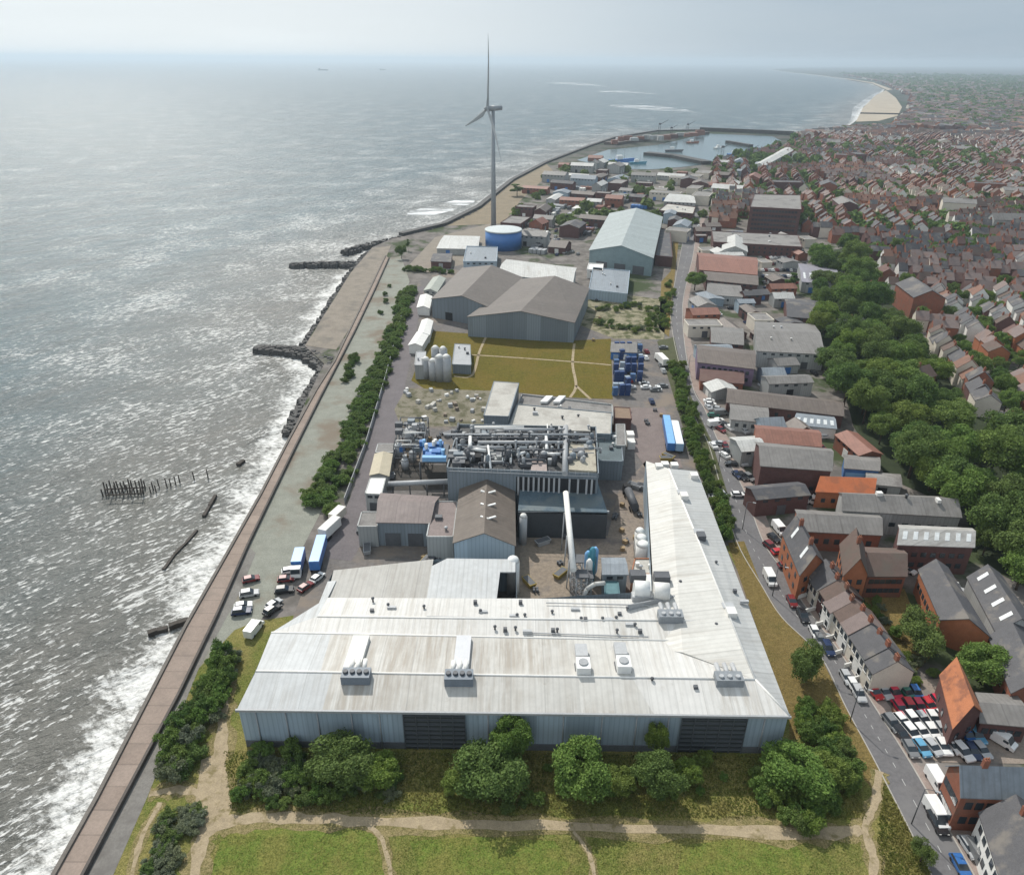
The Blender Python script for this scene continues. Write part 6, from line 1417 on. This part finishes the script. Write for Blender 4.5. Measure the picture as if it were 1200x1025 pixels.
# rows of small far cars
FC = [c_ for c_ in ('white','silver','grey','black','dark_red','navy','white','silver','grey')]
FM = {}
def far_car(px, py, rz, label, group, wd=False):
    c_ = rnd.choice(FC)
    if c_ not in FM:
        b = MB(); b.box((0,0,.62),(4.1,1.75,.75)); b.box((-.15,0,1.2),(2.0,1.5,.45),0,.8); b.cur = 1
        for s_ in (-1,1): b.box((-.2,s_*.73,1.12),(1.8,.06,.26))
        b.box((1.0,0,1.1),(.16,1.35,.3)); b.box((-1.3,0,1.1),(.16,1.35,.3))
        FM[c_] = b.mesh('parked_car', [paint('car_'+c_, COLS[c_], .25, .6), m_glass])
    p = G(px,py); 
    if not wd and not free(p.x, p.y, 1.0): return
    o = bpy.data.objects.new('parked_car', FM[c_]); o.location = (p.x,p.y,.1); o.rotation_euler = (0,0,rz); link(o); tag(o, cn_(c_)+' '+label, 'car', cn_(c_)+' cars '+group)
for r_ in range(6):
    for k in range(13): 
        if rnd.random() < .85: far_car(890+k*4.2+rnd.uniform(-.5,.5)+r_*1.0, 296+r_*7.2, 1.5+rnd.uniform(-.1,.1), 'car in the big car park beyond the rust-red roofed works', 'in the big car park', True)
for k in range(70): far_car(rnd.uniform(822,985), rnd.uniform(335,600), rnd.choice((.1,-1.35,1.8))+rnd.uniform(-.2,.2), 'car squeezed into the yards between the works across the road', 'in the yards of the works')
for k in range(22): far_car(rnd.uniform(735,778), rnd.uniform(402,475), rnd.choice((1.6,1.7,.1)), 'car parked in the wide yard between the lawn and the road hedge', 'in the wide yard by the lawn')
for k in range(70): far_car(rnd.uniform(640,700), rnd.uniform(258,300), 1.2+rnd.uniform(-.05,.05), 'car in the rows beside the great shed', 'in the rows beside the great shed')
for k in range(30): far_car(rnd.uniform(782,820), rnd.uniform(205,300), 1.4, 'car parked near the street end beside the great shed', 'near the street end')
# lorries and trailers
def trailer(name, label, px, py, rz, L, m, cab=None, h=2.6):
    p = G(px, py, 1.2)
    if isinstance(rz, tuple): q = G(rz[0], rz[1], 1.2); d_ = q-p; L = d_.length-(3 if cab else 0); rz = math.atan2(d_.y, d_.x); p = (p+q)/2 - Vector((d_.x,d_.y,0)).normalized()*(1.2 if cab else 0)
    o = thing(name, label, 'lorry', (p.x,p.y,.1), rz); b = MB(); b.box((0,0,1.1+h/2), (L,2.5,h)); b.build('cargo_box', m, o, False)
    b = MB(); b.box((0,0,.95), (L,1.0,.25)); b.build('chassis', m_dgrey, o, False)
    b = MB(); b.box((0,0,1.1+h+.03), (L*.985,2.3,.06)); b.build('roof', m_lblue if m is m_blue else m_wht2, o, False)
    for sx in (-.42,-.33,-.24) + ((.62,.45) if cab else ()):
        for s in (-1,1):
            w_ = MB(); w_.tube((sx*L,s*1.0,.5),(sx*L,s*1.25,.5), .5,.5,12); w_.build('wheel', m_black, o, False)
    if cab:
        b = MB(); b.hexa([(L/2+.4,-1.2,.6),(L/2+2.4,-1.2,.6),(L/2+2.4,1.2,.6),(L/2+.4,1.2,.6),(L/2+.4,-1.2,3.0),(L/2+2.0,-1.15,3.0),(L/2+2.0,1.15,3.0),(L/2+.4,1.2,3.0)]); cb = b.build('cab', cab, o, False)
        b = MB(); b.hexa([(L/2+2.3,-1.1,1.7),(L/2+2.36,-1.1,1.7),(L/2+2.36,1.1,1.7),(L/2+2.3,1.1,1.7),(L/2+2.06,-1.1,2.8),(L/2+2.12,-1.1,2.8),(L/2+2.12,1.1,2.8),(L/2+2.06,1.1,2.8)]); b.build('windscreen', m_glass, cb, False)
    return o
trailer('box_trailer','blue box trailer beside its paler twin near the white wing',786,528,(780,494),12,m_blue)
trailer('box_trailer','pale blue box trailer beside the hedge near the white wing',796,529,(789,497),12,mat('trailer_pale_blue',(.30,.45,.62),.4,.1,.5),m_wht2)
trailer('box_trailer','long navy blue trailer parked by the service road hedge',369,668,(378,636),11,m_blue,None)
trailer('box_lorry','bright blue lorry with white cab on the gravel by the factory',353,650,(346,676),6.5,m_blue,m_white)
trailer('box_trailer','white roofed trailer at the end of the service road hedge',387,622,1.2,7,m_wht2)
trailer('box_trailer','cream container behind the white trailer by the hedge end',396,606,1.2,5,m_render,None,2.3)
trailer('box_lorry','white lorry standing on the far side of the yard beside the hedge',776,424,1.75,8,m_wht2,m_wht2)
p = G(739,590); o = thing('tank_lorry','dark tank lorry standing in the brown yard beside the white wing','lorry',(p.x,p.y,.09),1.65)
b = MB(); b.tube((-5,0,2.0),(4,0,2.0),1.15,1.15,14); b.build('tank_body', m_dgrey, o, False); b = MB(); b.box((5.6,0,1.7),(2.0,2.3,2.4),0,.9); b.build('cab', m_black, o, False); b = MB(); b.box((0,0,.9),(11,1.2,.3)); b.build('chassis', m_dgrey, o, False)
for sx in (-4,-3,3.2,5.4):
    for s in (-1,1): w_ = MB(); w_.tube((sx,s*.95,.5),(sx,s*1.2,.5),.5,.5,12); w_.build('wheel', m_black, o, False)
b = MB(); b.box((6.55,0,2.1),(.08,1.9,.8)); b.build('windscreen', m_glass, o, False)
# blue crate stacks beside the lawn
b = MB(); 
for z in (0,1,2): b.box((.08*(z%2),-.06*z,.55+z*1.12), (2.0,1.5,1.06), .05*z)
st1 = b.mesh('crate_stack', paint('crate_mid_blue',(.06,.13,.27))); 
b = MB()
for z in (0,1): b.box((.08*(z%2),-.06*z,.55+z*1.12), (2.0,1.5,1.06), .05*z)
st2 = b.mesh('crate_stack', paint('crate_pale_blue',(.33,.40,.47))); 
b = MB()
for z in (0,1,2,3): b.box((.08*(z%2),-.06*z,.55+z*1.12), (2.0,1.5,1.06), .05*z)
st3 = b.mesh('crate_stack', paint('crate_navy',(.02,.05,.15)))
mets = {0:('mid blue',st1),1:('pale blue',st2),2:('navy blue',st3)}
cc = 0
for r_, y in enumerate((412,421,430,438,447,455,463)):
    for k in range(5 if r_ < 5 else 3):
        kind = rnd.choice((0,1,2,2,2)); x = 722+k*7 - (r_*.2)+rnd.uniform(-1,1); p = G(x, y); lb, me_ = mets[kind]
        o = bpy.data.objects.new('crate_stack', me_); o.location = (p.x,p.y,.1); o.rotation_euler = (0,0,rnd.uniform(-.2,.2)); link(o)
        tag(o, '%s stack of crates, %s from the lawn in the %s row beside the yard' % (lb, nth(k), nth(r_)), 'crates', 'stacks of blue crates beside the lawn')
building('store', 'grey barrel-roofed crate store at the top of the blue crate stacks', 'store', [(716,412),(746,413),(745,401),(717,401)], 3.5, 1.0, 'u', m_blue, m_asb)
for i in range(34):   # pale pots and blocks on the rubble yard
    px, py = rnd.uniform(474,568), rnd.uniform(457,498); p = G(px,py); b = MB(); s = rnd.uniform(.7,1.6); b.box((p.x,p.y,.1+s*.4), (s,s*rnd.uniform(.8,1.6),s*.8), rnd.uniform(0,3), .9)
    tag(b.build('concrete_block', rnd.choice([m_wht2,m_tan,m_felt2,m_grey])), 'pale block lying about on the rubble yard behind the blue machinery', 'block', 'blocks strewn on the rubble yard')
# lamps
def lamp(px, py, h, label, rz, group=None):
    p = G(px,py); o = thing('street_lamp', label, 'street lamp', (p.x,p.y,.1), rz, group)
    b = MB(); b.tube((0,0,0),(0,0,h),.11,.07,8); b.build('pole', m_dgrey, o, False); b = MB(); b.path([(0,0,h),(.5,0,h+.25),(1.5,0,h+.35)],.05,6); b.build('arm', m_dgrey, o, False); b = MB(); b.box((1.8,0,h+.33),(.8,.3,.14)); b.build('lamp_head', m_grey, o, False)
for i, (x,y,wh) in enumerate(((996,845,'near the car lot'),(1068,965,'near the forked footpath'),(905,698,'above the roadside terrace'),(870,620,'opposite the white wing'),(842,545,'opposite the blue trailers'),(806,440,'beside the dealer-less bend'),(950,778,'beside the lone dark tree'))):
    lamp(x, y, 8.5, 'slim dark street lamp on the road edge %s' % (wh if 'dealer-less' not in wh else 'by the red-roofed front range'), -.4+ (PI if x > 990 else 0)*0)
# terrace gardens : small white walls
for i, (x,y) in enumerate(((940,700),(950,716),(962,732),(974,748),(985,765),(996,780),(1008,795))):
    p = G(x,y); b = MB(); b.box((p.x,p.y,.55),(3.4,.25,1.1), .35); tag(b.build('garden_wall', m_wrender), 'white front garden wall, %s from the top of the roadside terrace' % nth(i), 'wall', 'front garden walls of the terrace')
# ------------------------------------------------------------------ ships, boats, cranes
def ship(px, py_dist, L, label, m1):
    d = ray(px, 74); k = py_dist/math.hypot(d[0], d[1]); x, y = d[0]*k, d[1]*k; o = thing('cargo_ship', label, 'ship', (x,y,SEA)); H_ = L*.07
    b = MB(); b.hexa([(-L*.47,-L*.07,-1),(L*.45,-L*.07,-1),(L*.45,L*.07,-1),(-L*.47,L*.07,-1),(-L*.5,-L*.08,H_),(L*.5,-L*.03,H_*1.2),(L*.5,L*.03,H_*1.2),(-L*.5,L*.08,H_)]); b.build('hull', m1, o, False)
    b = MB(); b.box((-L*.36,0,H_+L*.06),(L*.14,L*.1,L*.12)); b.build('bridge', m_dgrey, o, False)
    b = MB(); b.box((L*.05,0,H_+L*.02),(L*.55,L*.1,L*.04)); b.build('cargo', m_dgrey, o, False)
    b = MB(); b.tube((L*.2,0,H_),(L*.2,0,H_+L*.13),L*.008,L*.006,6); b.build('mast', m_dgrey, o, False)
ship(378, 9000, 110, 'larger of two dark ships far out on the sea horizon', m_dgrey); ship(448, 9500, 70, 'smaller dark ship far out, nearer the wind turbine', m_dgrey)
bi = 0
def boat(px, py, L, rz, label, m1):
    p = G(px, py, .25); o = thing('harbour_boat', label, 'boat', (p.x,p.y,.25), rz)
    b = MB(); b.hexa([(-L*.45,-L*.12,-.3),(L*.4,-L*.1,-.3),(L*.4,L*.1,-.3),(-L*.45,L*.12,-.3),(-L*.5,-L*.14,L*.09),(L*.5,-L*.02,L*.13),(L*.5,L*.02,L*.13),(-L*.5,L*.14,L*.09)]); b.build('hull', m1, o, False)
    b = MB(); b.box((-L*.12,0,L*.16),(L*.22,L*.16,L*.15)); b.build('wheelhouse', m_white, o, False)
    b = MB(); b.tube((L*.08,0,L*.1),(L*.08,0,L*.5),.18,.1,6); b.build('mast', m_dgrey, o, False)
for px, py, L, rz, lb, m_ in ((729,190,34,.3,'blue fishing boat at the inner quay of the harbour basin',m_blue),(726,166,26,.4,'white-topped vessel moored at the outer mole',m_brick),(748,192,22,.1,'teal boat beside the blue fishing boat',m_teal),(790,178,26,-.2,'dark boat in the middle of the basin',m_dgrey),(812,168,22,.4,'red boat moored along the mole end',m_brick),(842,174,20,.8,'small white boat on the open basin water',m_white),(862,182,24,.3,'dark blue boat at the quay beside the fish market shed',m_blue)):
    boat(px, py, L, rz, lb, m_)
for i, (px, py, h, lb) in enumerate(((772,160,26,'tallest dark crane on the outer mole'),(805,158,22,'slim dark crane near the mole end'),(786,160,18,'short crane in the middle of the mole'),(845,190,24,'dark crane on the inner quay'),(875,192,22,'lattice crane by the fish market shed'))):
    p = G(px,py); o = lattice('harbour_crane', lb, 'crane', p, 3, h*.7, m_dgrey, True, 4); b = MB(); b.tube((p.x,p.y,h*.7),(p.x+h*.5,p.y-4,h), .5,.25,6); b.build('jib', m_dgrey, o)
    b = MB(); b.box((p.x,p.y,h*.7+1.2),(3,3,2.4)); b.build('cabin', m_dgrey, o)
for i in range(14):
    f = (i+.5)/14; x = 716+f*108; y = 168-11*f+rnd.uniform(-2,2); p = G(x,y,4); b = MB(); s = rnd.uniform(8,16); b.box((p.x,p.y,4+rnd.uniform(1.5,3)), (s,rnd.uniform(5,9),rnd.uniform(4,8)), .1, .9)
    tag(b.build('mole_shed', rnd.choice([m_redsheet,m_dbrick,m_redsheet,m_cladp])), 'shed on the outer harbour mole, %s along it from the turbine side' % nth(i), 'shed', 'sheds along the outer mole')
